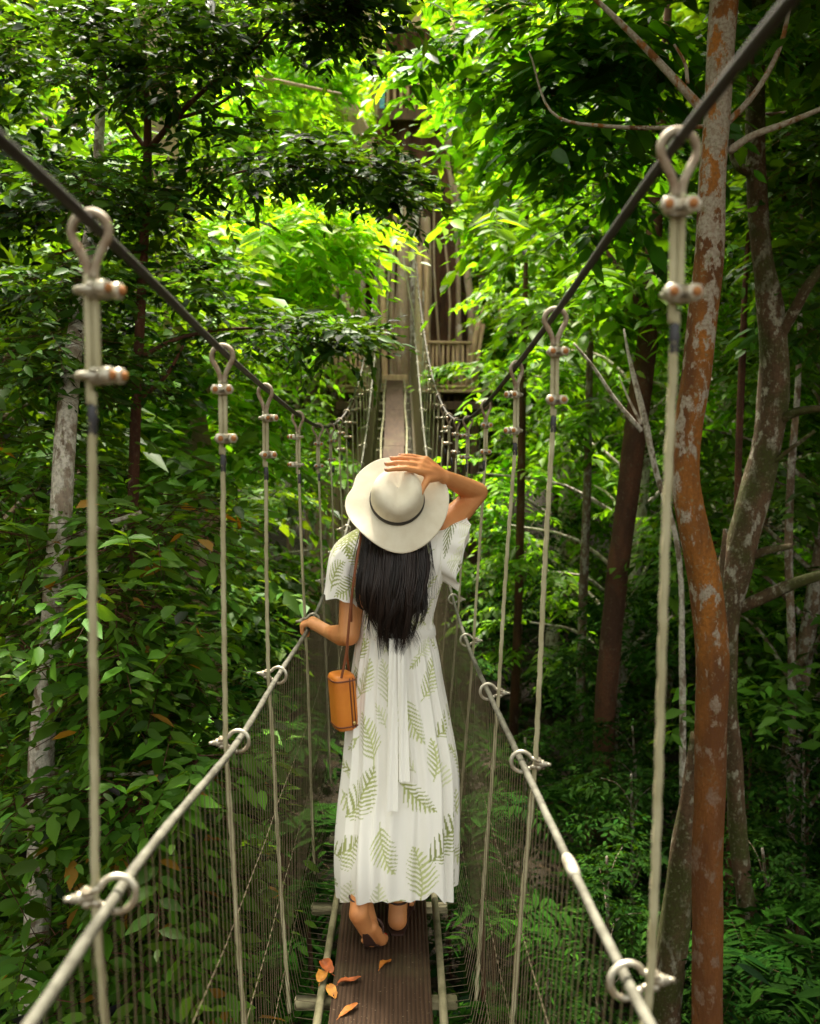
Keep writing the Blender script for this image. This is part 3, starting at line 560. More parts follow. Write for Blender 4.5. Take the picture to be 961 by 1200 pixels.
for pr, nm, lab, grp, pts in (
    (protoA, 'broadleaf_tree', 'mid green bushy broadleaf tree', 'bushy trees in the second row', [(-3.0, 6.6, 1.), (-2.9, 9.4, 1.05), (-4.6, 8.0, 1.1), (-5.0, 11.4, 1.15), (3.7, 9.0, .9), (5.0, 11.5, 1.0), (-3.3, 13.0, 1.0), (6.3, 8.4, 1.0)]),
    (protoB, 'feathery_tree', 'light green feathery leaved tree', 'feathery trees further along', [(2.7, 12.6, .95), (4.6, 14.5, 1.1), (-2.7, 15.5, 1.0), (-4.6, 14.5, 1.1), (2.6, 16.2, .9), (7.3, 12.5, 1.15), (-7.0, 12.5, 1.15)]),
    (protoC, 'tall_tree', 'tall dark far tree', 'tall dark trees of the far forest', [(-7.5, 20, 1.), (-11, 23, 1.1), (6.8, 20, 1.), (11, 22, 1.1), (-4.5, 27, 1.15), (4.8, 28, 1.1), (-9.5, 31, 1.3), (9.5, 31, 1.3), (14.5, 27, 1.2), (-15, 27, 1.2), (0, 34, 1.35), (-5.5, 37, 1.4), (6, 38, 1.4), (12, 17, 1.0), (-12, 17, 1.0), (-17, 33, 1.4), (17, 34, 1.4)]),
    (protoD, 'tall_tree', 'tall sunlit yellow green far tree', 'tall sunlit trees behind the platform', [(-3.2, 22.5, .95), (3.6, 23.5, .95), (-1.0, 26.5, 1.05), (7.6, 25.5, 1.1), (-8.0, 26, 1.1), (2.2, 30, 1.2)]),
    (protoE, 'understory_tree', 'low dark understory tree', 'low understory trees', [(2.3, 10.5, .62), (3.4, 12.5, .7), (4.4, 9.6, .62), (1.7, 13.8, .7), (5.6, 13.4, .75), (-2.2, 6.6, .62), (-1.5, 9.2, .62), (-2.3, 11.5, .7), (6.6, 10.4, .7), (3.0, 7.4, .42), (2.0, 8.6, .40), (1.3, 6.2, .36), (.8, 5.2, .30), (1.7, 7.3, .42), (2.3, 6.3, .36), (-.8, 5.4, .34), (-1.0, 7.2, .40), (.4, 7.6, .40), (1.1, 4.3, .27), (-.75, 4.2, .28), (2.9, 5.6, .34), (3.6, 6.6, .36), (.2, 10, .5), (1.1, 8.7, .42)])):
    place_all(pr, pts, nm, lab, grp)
# canopy trees added to cast shade on the wood below, mostly out of frame
for pts in (((3.6, 2.6, 1.0), (4.6, 6.2, 1.0), (-4.2, 1.6, .9), (4.6, 8.6, 1.0), (5.0, 11.6, .95)),): place_all(protoF, pts, 'added_shade_tree', 'tall canopy tree added to cast shade from overhead', 'added shade trees beside the bridge')
# distant wood, one mass
f = Foliage(77)
for i in range(150):
    a = g.uniform(-1.0, 1.0); r = g.uniform(40, 54); x, y = r*math.sin(a), 4+r*math.cos(a); z = float(ground_h(x, y))+g.uniform(0, 17)
    f.blob((x, y, z), (3.4, 2.5, 2.4), 34, col=tuple(np.array(GREEN_LIT)*g.uniform(.6, 1.2)), var=.35, n=5, sp=.2, L=.62, W=.32, ang=58, droop=.6, detail=False, stem=0)
tag(link('distant_forest', f.mesh('distant_forest', M['leaf_thin'], M['bark_dark'])), kind='stuff')
# ground cover
f = Foliage(88); k = 5200; x = g.uniform(-9, 10, k); y = g.uniform(3.5, 24, k)
f.twigs(np.stack([x, y, ground_h(x, y)+g.uniform(.02, .4, k)], 1), np.stack([g.normal(0, .6, k), g.normal(0, .6, k), g.uniform(.1, .6, k)], 1), n=6, sp=.06, L=.15, W=.06, ang=60, droop=.8, col=(.012, .034, .004), var=.35, detail=False, stem=0)  # leaf colour darkened to stand for shade near the ground
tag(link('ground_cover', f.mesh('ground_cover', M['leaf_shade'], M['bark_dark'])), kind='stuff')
# ferns and saplings one can tell apart, lower right and below the net
def fern_proto(seed, k, L, col):
    f = Foliage(seed); gg = np.random.RandomState(seed); a = np.linspace(0, 6.28, k, endpoint=False)+gg.uniform(-.2, .2, k)
    d = np.stack([np.cos(a), np.sin(a), gg.uniform(.35, 1.0, k)], 1); f.twigs(np.zeros((k, 3))+V3(0, 0, .0), d, n=15, sp=L/15, L=L*.24, W=L*.058, opp=True, ang=68, droop=1.3, tilt=.2, col=col, var=.25, stem=.003)
    return f.mesh('fronds', M['leaf_shade'], M['bark_dark'])
FP = [fern_proto(101, 11, .62, (.014, .050, .004)), fern_proto(102, 9, .7, (.020, .066, .005))]  # frond tints hold the low shade, darker than plain fern green
def stem_mesh(h):
    t = MB(); zz = np.linspace(-.1, h, 8); t.tube(np.stack([.02*np.sin(zz*4), 0*zz, zz], 1), .012, 6); return t
FERNS = [(880, 1100, 5.4, .8), (935, 1040, 6.2, .8), (915, 1170, 5.0, .6), (955, 1130, 5.2, .8), (900, 970, 7.5, .9), (690, 920, 8.0, .8), (580, 930, 5.8, .6), (600, 1060, 5.2, .6), (565, 1010, 4.8, .5), (575, 1190, 4.5, .55), (300, 1100, 5.0, .8), (330, 950, 5.6, .9), (360, 1040, 4.8, .6), (280, 1190, 4.4, .7), (345, 1150, 4.4, .55), (950, 830, 8.0, 1.1), (880, 800, 8.5, 1.0), (530, 860, 7.5, .8), (335, 800, 7.0, 1.0), (300, 860, 6.2, .9)]
frk = ranked([tuple(P(a_, b_, Y_)[:2]) for a_, b_, Y_, s_ in FERNS])
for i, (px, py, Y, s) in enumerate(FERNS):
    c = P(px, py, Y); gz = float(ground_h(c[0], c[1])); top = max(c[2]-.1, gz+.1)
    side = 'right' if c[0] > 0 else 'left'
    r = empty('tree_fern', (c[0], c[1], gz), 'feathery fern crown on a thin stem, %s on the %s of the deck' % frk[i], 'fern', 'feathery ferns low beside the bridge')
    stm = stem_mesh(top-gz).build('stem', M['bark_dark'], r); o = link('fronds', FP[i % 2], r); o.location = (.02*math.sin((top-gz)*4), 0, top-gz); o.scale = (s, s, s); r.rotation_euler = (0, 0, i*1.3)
# ------------------------------------------------------------------ the big host tree and its timber platforms
c0 = P(478, 330, 20.8); base = V3(c0[0], 21.4, float(ground_h(c0[0], 21.4)))
host = empty('giant_host_tree', tuple(base), 'huge pale fluted trunk of roots carrying the timber platforms at the far end', 'tree')
gg = np.random.RandomState(9)
q = MB(); zz = np.linspace(-.3, 12, 50)
for th_n in (1,):
    A = []
    th = np.linspace(0, 2*math.pi, 96, endpoint=False); ph = gg.uniform(0, 6.28, 9)
    for z in zz:
        rr = (.92+.4*math.exp(-z/1.6))*max(.25, 1-(max(z-7, 0)/5.5)**1.3)
        fl = sum(math.pow(.72, i)*.10*np.abs(np.sin((4+2.5*i if False else (3+i*2))*th*.5*2+ph[i]+.10*z*math.sin(i))) for i in range(6))
        fl = fl-.16*np.clip(np.sin(th*11+.5*math.sin(z*.6))-.55, 0, 1)*2
        A.append(np.stack([(rr+fl)*np.cos(th)+.12*math.sin(z*.25), (rr+fl)*np.sin(th)*.8, np.full(96, z)], 1))
    q.grid(np.array(A), wrap_v=True)
q.xform(Matrix.Translation(base)); reparent_keep(q.build('trunk', M['bark_dark']), host)  # core coloured dark so the gaps between roots read as shade
for i in range(54):
    a = math.pi*(1.02+.96*((i*.618) % 1))
    if .36 < math.cos(a) < .86 and i % 4: continue
    front = -math.sin(a); h = gg.uniform(5.5, 9.6); wd = (1.28 if math.cos(a) > 0 else 1.75)+gg.uniform(-.06, .28)
    x0 = base[0]-.12+wd*math.cos(a); y0 = base[1]-.05+1.02*math.sin(a)-gg.uniform(0, .12); n_ = 20; zz = np.linspace(0, h, n_); u = zz/h
    cx = base[0]+(x0-base[0])*(1+.22*(1-u)**2-.35*np.clip((zz-6.5)/4, 0, 1)); px_ = cx+.06*np.sin(zz*gg.uniform(.5, 1.4)+i)+gg.uniform(-.05, .05)*zz*.4
    py_ = base[1]+(y0-base[1])*(1-.3*np.clip((zz-6.5)/4, 0, 1))+.04*np.sin(zz*.9+i*2)
    r0 = gg.choice((.03, .045, .06, .085, .12, .15)); q = MB(); q.tube(np.stack([px_, py_, base[2]-.1+zz], 1), r0*(1.15-.35*u), 9, noise=.09, seed=i)
    reparent_keep(q.build('aerial_root', M[('bark_tan', 'bark_tan', 'bark_pale', 'bark_tan')[i % 4]]), host)
for tx, ty, tz in ((-3, 20.5, 12), (3.2, 21, 12.5), (.5, 23.5, 13.5), (-1.8, 22.5, 14.5)):
    q = MB(); q.tube(spline([base+V3(0, 0, 8), (np.array((tx, ty, tz))+base+V3(0, 0, 9))/2*V3(1, 1, 0)+V3(0, 0, tz*.75), (tx, ty, tz)], 12), np.linspace(.28, .06, 12), 8, noise=.06, seed=2); reparent_keep(q.build('branch', M['bark_tan']), host)
f = Foliage(91)
for c, r, k in (((-3, 20.5, 11.6), 1.7, 90), ((3.2, 21, 12.2), 1.8, 100), ((.4, 22.8, 13), 2, 110), ((1.9, 20.3, 9.4), 1.2, 60), ((-2.6, 20.2, 7.4), 1.1, 60), ((2.6, 20.5, 6.6), .9, 40), ((1.0, 19.6, 10.2), .8, 40), ((-.9, 19.8, 11.0), .8, 40)):
    f.blob(c, (r, r*.8, r*.55), k, col=GREEN_YEL, var=.3, **{**FARL, 'L': .24, 'W': .11, 'sp': .1})
reparent_keep(link('crown', f.mesh('crown', M['leaf_thin'], M['bark_dark'])), host)
# platform where the bridge lands
pc = P(470, 447, 20.2); pz = float(floor_z(20.2))-.38
pl = empty('lookout_platform', (pc[0], 20.6, pz), 'lower timber platform with slatted railing where the bridge lands', 'platform')
def pp(mb, name, m, parent, smooth=False): return reparent_keep(mb.build(name, M[m], None, smooth), parent)
q = MB()
for i in range(9): q.box((pc[0]+.25, 19.75+.2*i, pz), (3.0, .185, .06), rot=Matrix.Rotation(gg.uniform(-.01, .01), 3, 'Z'), bev=.008)
q.box((XC, 19.72, pz+.17), (.5, .34, .26), bev=.01)
pp(q, 'deck', 'wood', pl)
for x in (-1.15, .35, 1.62): q = MB(); q.box((pc[0]+x, 19.85, pz-.14), (.12, .14, .2), bev=.01); pp(q, 'joist_end', 'wood_dark', pl)
q = MB(); q.box((pc[0]+.25, 19.74, pz-.28), (3.0, .12, .16), bev=.01); pp(q, 'edge_beam', 'wood_dark', pl)
for xa, xb in ((P(506, 420, 19.8)[0], P(549, 420, 19.8)[0]), (P(388, 420, 19.8)[0], P(428, 420, 19.8)[0])):
    q = MB()
    for t in np.linspace(0, 1, 8): q.tube([(xa+(xb-xa)*t, 19.72, pz+.0), (xa+(xb-xa)*t+gg.uniform(-.03, .03), 19.72, pz+.92)], .026, 7)
    for h in (.08, .42, .92): q.tube([(xa-.06, 19.68, pz+h), (xb+.06, 19.68, pz+h+gg.uniform(-.02, .02))], .032, 7)
    pp(q, 'railing', 'wood', pl, True)
for a, b, r in (((546, 455, 19.7), (562, 372, 19.9), .055), ((500, 452, 19.7), (500, 300, 19.9), .05), ((490, 470, 19.6), (491, 290, 20.0), .07), ((452, 470, 19.7), (447, 300, 20.2), .06), ((556, 445, 19.8), (566, 380, 19.9), .045)):
    q = MB(); pa, pb = P(*a), P(*b); q.tube(np.linspace(pa, pb, 6), r, 8, noise=.05, seed=int(a[0])); pp(q, 'post', 'wood', pl, True)
q = MB(); q.tube(spline([P(562, 380, 19.9), P(568, 360, 19.9), P(577, 352, 19.9), P(584, 360, 19.9), P(585, 400, 19.9)], 20), .035, 8); pp(q, 'bent_branch_hook', 'wood', pl, True)
for a, b in (((430, 440, 19.9), (392, 500, 20.4)), ((420, 425, 19.9), (380, 495, 20.4)), ((408, 420, 20), (360, 500, 20.6)), ((440, 450, 19.9), (405, 520, 20.2)), ((396, 425, 20), (345, 490, 20.6))):
    q = MB(); q.tube(np.linspace(P(*a), P(*b), 5), .07, 8, noise=.05, seed=2); pp(q, 'strut', 'wood_dark', pl, True)
for x in (P(535, 470, 20)[0], P(556, 470, 20)[0], P(515, 470, 20.6)[0]):
    q = MB(); gz = float(ground_h(x, 20)); q.tube([(x, 20.1, gz-.2), (x, 20.1, (gz+pz)/2), (x, 20.1, pz-.05)], .09, 8, noise=.04, seed=1); pp(q, 'support_pole', 'wood_dark', pl, True)
for a, m, b in (((458, 290, 20.2), (455, 330, 20.2), (453, 395, 20.0)), ((472, 300, 20.2), (480, 345, 20.1), (492, 400, 19.8))):
    q = MB(); q.tube(spline([P(*a), P(*m), P(*b)], 10), .022, 6); pp(q, 'guy_rope', 'rope', pl, True)
# upper tree-house
uc = P(487, 140, 21.0)
up = empty('tree_house', tuple(uc), 'small timber tree house high in the canopy with picket railing and blue boards', 'tree house')
q = MB(); q.box(uc, (1.5, 1.1, .09), bev=.01); q.box(uc+V3(0, -.5, -.1), (1.5, .1, .14), bev=.01); pp(q, 'deck', 'wood_dark', up)
q = MB()
for t in np.linspace(-.55, .62, 10): q.box(uc+V3(t, -.52, .27), (.055, .03, .5), rot=Matrix.Rotation(gg.uniform(-.04, .04), 3, 'Y'), bev=.004)
q.box(uc+V3(.03, -.55, .5), (1.3, .03, .05), bev=.004); pp(q, 'railing', 'wood', up)
for x in (-.66, .60): q = MB(); q.box(uc+V3(x, -.545, .28), (.10, .03, .48), bev=.004); pp(q, 'blue_board', 'blue', up)
for x in (-.7, .72): q = MB(); q.tube([uc+V3(x, -.45, 0), uc+V3(x, -.45, 1.9)], .05, 8); pp(q, 'post', 'wood', up, True)
hc = P(590, 95, 21.5)
q = MB()
for i, (dx, dz) in enumerate(((-.35, 0), (.1, .0), (.4, 0))): q.tube([hc+V3(dx, 0, -.2), hc+V3(dx, 0, 1.7)], .055, 8)
pp(q, 'hut_frame', 'wood', up, True)
q = MB(); q.box(hc+V3(0, .1, 0), (1.2, .8, .09), bev=.01); q.box(hc+V3(0, .1, .95), (1.2, .8, .08), bev=.01); q.box(hc+V3(-.1, .45, .5), (.9, .05, .9), bev=.01); pp(q, 'hut_floor', 'wood_dark', up)
q = MB(); q.grid(np.array([[hc+V3(sx*(.75-.75*t), d, 1.75+.5*t) for t in (0, 1)]+[hc+V3(sx*(.75-.75*t), d, 1.69+.5*t) for t in (1, 0)] for sx in (-1,) for d in (-.4, .8)]), wrap_v=True); q.grid(np.array([[hc+V3((.75-.75*t), d, 1.75+.5*t) for t in (0, 1)]+[hc+V3((.75-.75*t), d, 1.69+.5*t) for t in (1, 0)] for d in (-.4, .8)]), wrap_v=True); pp(q, 'thatched_roof', 'wood', up)
# ------------------------------------------------------------------ the woman
M['skin'] = mat('skin', (.56, .25, .11), .5, 0, .35, two_tone((.66, .30, .115), (.56, .21, .07), 9, .35, .7, None, .2, .002))
M['hair'] = mat('black_hair', (.014, .009, .007), .38, 0, .4)
M['hair_brown'] = mat('dark_brown_hair', (.020, .011, .008), .4, 0, .4)
M['straw'] = mat('cream_felt', (.74, .68, .53), .85, 0, .2, two_tone((.77, .71, .56), (.70, .63, .48), 25, .35, .65, None, .25, .0015))
M['band'] = mat('dark_hat_band', (.035, .03, .022), .7)
M['strap'] = mat('brown_leather', (.20, .06, .02), .55, 0, .4)
M['bag'] = mat('orange_tan_leather', (.62, .20, .028), .42, 0, .5, two_tone((.74, .26, .03), (.58, .17, .02), 8, .35, .7, None, .15, .002))
M['bag_dark'] = mat('dark_piping', (.16, .045, .015), .5)
M['brass'] = mat('brass_clasp', (.7, .5, .2), .3, .9)
M['nail_bare'] = mat('bare_nail', (.66, .36, .24), .25)
M['nail'] = mat('red_nail_varnish', (.45, .02, .015), .25)
M['sandal'] = mat('dark_sandal', (.05, .022, .015), .6)
def _cloth(nt, b):
    a = N(nt, 'ShaderNodeAttribute', attribute_name='print'); n = noise(nt, 260, 2)
    nt.links.new(a.outputs['Color'], b.inputs['Base Color']); bump(nt, b, n, .12, .0008); b.inputs['Sheen Weight'].default_value = .15
    b.inputs['Subsurface Weight'].default_value = 0
M['dress'] = mat('printed_white_cotton', (.85, .83, .78), .85, 0, .15, _cloth)
WHITE = np.array((.87, .85, .785))
def cap_mesh(mb, a, b, ra, rb, sides=14):
    a = np.asarray(a, float); b = np.asarray(b, float); L = np.linalg.norm(b-a); d = (b-a)/max(L, 1e-6)
    prof = [(ra*math.sin(t), -ra*math.cos(t)) for t in np.linspace(.05, math.pi/2, 6)]+[(rb*math.cos(t), L+rb*math.sin(t)) for t in np.linspace(0, math.pi/2-.05, 6)]
    Mx = Vector(d).to_track_quat('Z', 'Y').to_matrix()
    mb.lathe(prof, sides, 0, a, Mx)
def chain(mb, pts):
    for p, q in zip(pts[:-1], pts[1:]): cap_mesh(mb, p[:3], q[:3], p[3], q[3])
def ellipsoid(mb, c, r, Mx=None, n=20):
    prof = [(math.sin(t), -math.cos(t)) for t in np.linspace(.03, math.pi-.03, n)]
    A = Matrix.Diagonal(r) if Mx is None else (Mx.to_3x3() @ Matrix.Diagonal(r))
    th = np.linspace(0, 2*math.pi, 24, endpoint=False); V = np.array([[(x*math.cos(t), x*math.sin(t), z) for t in th] for x, z in prof]) @ np.array(A).T+np.asarray(c, float)
    f = [(i*24+j, i*24+(j+1) % 24, (i+1)*24+(j+1) % 24, (i+1)*24+j) for i in range(n-1) for j in range(24)]
    mb.add(V.reshape(-1, 3), f+[tuple(range(24))[::-1], tuple((n-1)*24+j for j in range(24))])
def remeshed(mb, name, m, voxel=.004, smooth=4):
    me = mb.mesh('tmp', m); o = link('tmp', me)
    r = o.modifiers.new('r', 'REMESH'); r.mode = 'VOXEL'; r.voxel_size = voxel; r.use_smooth_shade = True
    s = o.modifiers.new('s', 'SMOOTH'); s.factor = .5; s.iterations = smooth
    bpy.context.view_layer.update(); dg = bpy.context.evaluated_depsgraph_get()
    out = bpy.data.meshes.new_from_object(o.evaluated_get(dg)); out.name = name; bpy.data.objects.remove(o); bpy.data.meshes.remove(me)
    out.materials.clear(); out.materials.append(m); out.polygons.foreach_set('use_smooth', [True]*len(out.polygons)); return out
RAILX = float(RLX(3.67))
shL, shR = V3(-.138, 3.51, 1.295), V3(.150, 3.49, 1.365)
elL, wrL = P(409, 744, 3.44), P(386, 741, 3.60)
hndL = V3(RAILX+.02, 3.67, float(railL_z(3.67))+.012)
elR, wrR = P(560, 577, 3.62), P(521, 559, 3.435)
headC = V3(-.008, 3.47, 1.455)
HAX = nrm(V3(.02, -.80, .60))                      # top-of-head direction: thrown back
HF = nrm(V3(0, .60, .80)); HF = nrm(HF-HAX*HF.dot(HAX)); HS = np.cross(HF, HAX)
HM = Matrix(np.stack([HS, HF, HAX], 1).tolist())
def hp(x, f, u): return headC+HS*x+HF*f+HAX*u
body = MB()
for a, b, ra, rb in (((-.0, 3.53, .86), (-.01, 3.52, 1.0), .10, .09), ((-.01, 3.52, 1.0), (0, 3.50, 1.22), .095, .105), ((-.06, 3.50, 1.24), (-.10, 3.51, 1.295), .08, .05), ((.06, 3.50, 1.24), (.10, 3.49, 1.34), .08, .055), ((0, 3.5, 1.3), (0, 3.49, 1.40), .06, .048), ((0, 3.49, 1.38), headC, .046, .06)): cap_mesh(body, a, b, ra, rb, 20)
hl = P(420, 1071, 3.165); bl = G(436, 1101, .030); ankL = hl+V3(.006, .045, .062)
chain(body, [(-.060, 3.53, .86, .082), (-.098, 3.44, .49, .056), (-.105, 3.37, .39, .050), (*ankL, .031), (*(ankL*.4+hl*.6), .031)])
chain(body, [(.055, 3.53, .86, .082), (.03, 3.50, .48, .056), (.015, 3.45, .36, .050), (.002, 3.39, .12, .033), (.0, 3.385, .08, .033)])
# left foot on its ball, heel up; right foot flat
chain(body, [(*(ankL+V3(0, -.012, -.02)), .030), (*hl, .0315), ((hl+bl)[0]/2, (hl+bl)[1]/2-.008, (hl+bl)[2]/2, .025), (*bl, .024)])
chain(body, [(*ankL, .028), ((hl+bl)[0]/2+.01, (hl+bl)[1]/2+.025, (hl+bl)[2]/2+.02, .026), (bl[0]+.008, bl[1]+.02, bl[2]+.005, .022)])
chain(body, [((hl+bl)[0]/2+.02, (hl+bl)[1]/2, (hl+bl)[2]/2, .022), (bl[0]+.03, bl[1]+.005, bl[2]-.002, .021)])
toesL = []
for i, (dx, L, r) in enumerate(((.036, .046, .0125), (.018, .050, .0095), (.003, .047, .009), (-.012, .042, .0085), (-.026, .034, .0085))):
    t0 = V3(bl[0]+dx, bl[1]+.012, .020); t1 = V3(bl[0]+dx*1.15, bl[1]+L, .0125); chain(body, [(*t0, r*1.25), (*t1, r)]); toesL.append((t1, r))
chain(body, [(.0, 3.385, .09, .032), (-.002, 3.365, .036, .033), (.002, 3.425, .04, .029), (.010, 3.515, .032, .027)])
chain(body, [(.0, 3.40, .085, .030), (.008, 3.475, .055, .027), (.018, 3.54, .026, .022)])
chain(body, [(-.010, 3.455, .03, .022), (-.008, 3.525, .025, .022)])
toesR = []
for i, (dx, L, r) in enumerate(((-.022, .07, .0125), (-.004, .072, .0095), (.011, .068, .009), (.025, .06, .0085), (.038, .05, .0085))):
    t0 = V3(.010+dx, 3.52, .022); t1 = V3(.012+dx*1.15, 3.52+L, .0125); chain(body, [(*t0, r*1.3), (*t1, r)]); toesR.append((t1, r))
# arms
chain(body, [(*shL, .044), (*((shL+elL)/2+V3(-.003, 0, 0)), .045), (*elL, .037)]); chain(body, [(*elL, .037), (*(elL*.65+wrL*.35+V3(0, 0, -.004)), .038), (*wrL, .0245)])
chain(body, [(*shR, .052), (*((shR+elR)/2+V3(.0, 0, -.006)), .044), (*elR, .036)]); chain(body, [(*elR, .036), (*(elR*.66+wrR*.34+V3(0, 0, -.003)), .037), (*wrR, .0245)])
# left hand closed over the handrail (rail runs along y)
ld = nrm(hndL-wrL); kn = V3(RAILX+.012, 3.685, hndL[2]+.014)
chain(body, [(*wrL, .024), (*(wrL*.45+kn*.55+V3(.004, -.012, 0)), .023), (*(kn+V3(0, -.022, 0)), .0175)]); chain(body, [(*wrL, .022), (*(kn+V3(.004, .022, .002)), .0165)]); chain(body, [(*(kn+V3(0, -.022, 0)), .0175), (*(kn+V3(.002, .022, .002)), .0165)])
chain(body, [(*(wrL*.5+kn*.5), .02), (*(kn+V3(.004, 0, .0)), .019)])
for i in range(4):
    y = kn[1]-.027+.0185*i; k0 = V3(kn[0]-.002, y, kn[2]+.002); k1 = V3(RAILX-.020, y+.002, hndL[2]+.007); k2 = V3(RAILX-.019, y+.003, hndL[2]-.020); k3 = V3(RAILX+.0, y+.003, hndL[2]-.031+.003*(i == 3))
    r = (.0088, .0090, .0086, .0076)[i]; chain(body, [(*k0, r*1.15), (*k1, r*1.02), (*k2, r*.95), (*k3, r*.85)])
chain(body, [(*(wrL*.62+kn*.38+V3(.008, .0, -.004)), .0145), (*(kn+V3(.018, .018, -.018)), .0115), (*(kn+V3(.008, .045, -.030)), .0095), (*(kn+V3(-.006, .062, -.033)), .0085)])
# hat frame (needed by the right hand)
HC = V3(-.002, 3.405, 1.460); hz = nrm(V3(.03, -.855, .52)); hx = nrm(np.cross(V3(0, 0, 1), hz))*-1; hx = nrm(V3(1, 0, 0)-hz*hz[0]); hy = np.cross(hz, hx)
def HP(x, y, z): return HC+hx*x+hy*y+hz*z
# right hand laid over the crown: fingers point to the picture's left, thumb drops
def onhat(px, py, Y): return P(px, py, Y)
k = [onhat(490, 552, 3.352), onhat(492, 546, 3.372), onhat(495, 541, 3.395), onhat(499, 538, 3.418)]   # knuckles index..little
mid = onhat(506, 550, 3.405)
for kk in k: chain(body, [(*wrR, .021), (*((wrR+kk)/2+V3(0, 0, .002)), .0155), (*kk, .0125)])
chain(body, [(*wrR, .022), (*mid, .019)])
for kk, kp in zip(k[:-1], k[1:]): chain(body, [(*kk, .012), (*kp, .012)])
tips = [((476, 549, 3.325), (463, 549.5, 3.315), (453, 551, 3.312)), ((478, 543, 3.345), (464, 542.5, 3.332), (453, 544, 3.328)), ((482, 538, 3.372), (469, 536.5, 3.362), (459, 537.5, 3.356)), ((487, 535, 3.405), (476, 533.5, 3.398), (469, 534, 3.393))]
for kk, tp, r in zip(k, tips, (.0092, .0096, .0090, .0080)):
    chain(body, [(*kk, r*1.2), (*P(*tp[0]), r*1.05), (*P(*tp[1]), r*.95), (*P(*tp[2]), r*.82)])
chain(body, [(*(wrR*.7+mid*.3+V3(-.004, -.008, -.006)), .0155), (*P(501, 562, 3.37), .0135), (*P(496, 571, 3.345), .0105), (*P(492.5, 580, 3.335), .0088)])
# head with a face turned up to the canopy
ellipsoid(body, headC+HAX*.012+HF*.0, (.073, .088, .10), HM); ellipsoid(body, hp(0, .045, -.045), (.052, .045, .06), HM)
chain(body, [(*hp(0, .085, .015), .010), (*hp(0, .103, -.022), .0125)])                                      # nose
for s in (-1, 1):
    chain(body, [(*hp(s*.018, .082, .024), .010), (*hp(s*.045, .070, .026), .009)]); ellipsoid(body, hp(s*.032, .078, .002), (.012, .010, .010), HM)   # brow, eye
    ellipsoid(body, hp(s*.076, -.008, -.01), (.010, .018, .030), HM); chain(body, [(*hp(s*.011, .098, -.028), .008), (*hp(s*.006, .096, -.03), .008)])
chain(body, [(*hp(-.02, .086, -.052), .006), (*hp(0, .092, -.049), .0065), (*hp(.02, .086, -.052), .006)]); chain(body, [(*hp(-.017, .085, -.062), .007), (*hp(0, .090, -.064), .008), (*hp(.017, .085, -.062), .007)])
ellipsoid(body, hp(0, .072, -.09), (.022, .02, .018), HM)
woman = link('person', remeshed(body, 'person', M['skin'], .0042, 4))
tag(woman, 'woman from behind in long white leaf print dress, one hand on her cream hat', 'person')
def wp(mb_or_me, name, m=None, parent=woman, smooth=True):
    return mb_or_me.build(name, m, parent, smooth) if isinstance(mb_or_me, MB) else link(name, mb_or_me, parent)
nl = MB()
for tp, r_ in zip(tips, (.0092, .0096, .0090, .0080)):
    e_ = P(*tp[2]); f_ = nrm(e_-P(*tp[1])); ellipsoid(nl, e_+f_*r_*.25+V3(0, -.35, .75)*r_*.62, (r_*.62, r_*.62, r_*.45), Matrix.Identity(3), 8)
wp(nl, 'fingernails', M['nail_bare'])
nl = MB()
for tps in (toesL, toesR):
    for t1, r in tps: ellipsoid(nl, t1+V3(0, r*.45, r*.45), (r*.72, r*.8, r*.6), None, 8)
wp(nl, 'toenails', M['nail'])
# sandals
for foot in (0, 1):
    q = MB()
    if foot == 0:
        c = [hl*.5+bl*.5+V3(0, -.026, -.006), hl*.35+bl*.65+V3(0, -.026, -.008), hl*.15+bl*.85+V3(0, -.022, -.014), bl+V3(.004, .012, -.027), bl+V3(.010, .062, -.027)]
        u = V3(1, .0, 0); ws = (.008, .014, .020, .030, .022)
        nn = [nrm(np.cross(V3(1, 0, 0), c[min(i+1, 4)]-c[max(i-1, 0)]))*.005 for i in range(5)]
        A = []
        for cc, w_, n_ in zip(c, ws, nn): A.append([cc-u*w_-n_*.4, cc+u*w_-n_*.4, cc+u*w_-n_*1.2, cc-u*w_-n_*1.2])
        A = np.array(A)
        a0 = bl*.72+hl*.28
        th = np.linspace(-.4, math.pi+.4, 16); q.tube(np.stack([a0[0]+.012+.036*np.cos(th), a0[1]+.008+.012*np.sin(th), a0[2]+.008+.034*np.sin(th)], 1), .0045, 6)
        th = np.linspace(0, 2*math.pi, 20); an = ankL*.72+hl*.28+V3(0, -.003, 0); q.tube(np.stack([an[0]+.0335*np.cos(th), an[1]+.034*np.sin(th), an[2]+.006*np.sin(th)], 1), .0035, 6)
    else:
        c = [V3(-.002, 3.331, .006), V3(-.002, 3.385, .006), V3(.006, 3.455, .006), V3(.010, 3.525, .006), V3(.012, 3.59, .006)]; ws = (.020, .032, .032, .044, .03)
        A = np.array([[cc-V3(w_, 0, .003), cc+V3(w_, 0, -.003), cc+V3(w_, 0, -.009), cc-V3(w_, 0, .009)] for cc, w_ in zip(c, ws)])
        th = np.linspace(-.3, math.pi+.3, 16); q.tube(np.stack([.010+.046*np.cos(th), 3.52+0*th, .012+.042*np.sin(th)], 1), .005, 6)
        th = np.linspace(0, 2*math.pi, 20); q.tube(np.stack([.001+.037*np.cos(th), 3.387+.037*np.sin(th), .108+.010*np.sin(th)], 1), .0035, 6)
        q.tube([(.037, 3.385, .105), (.036, 3.415, .06), (.034, 3.455, .015)], .003, 6)
    q.grid(A, wrap_v=True); q.f += [(0+q.n-20, 1+q.n-20, 2+q.n-20, 3+q.n-20)]; q.m += [0]
    wp(q, 'sandal', M['sandal'], smooth=False)
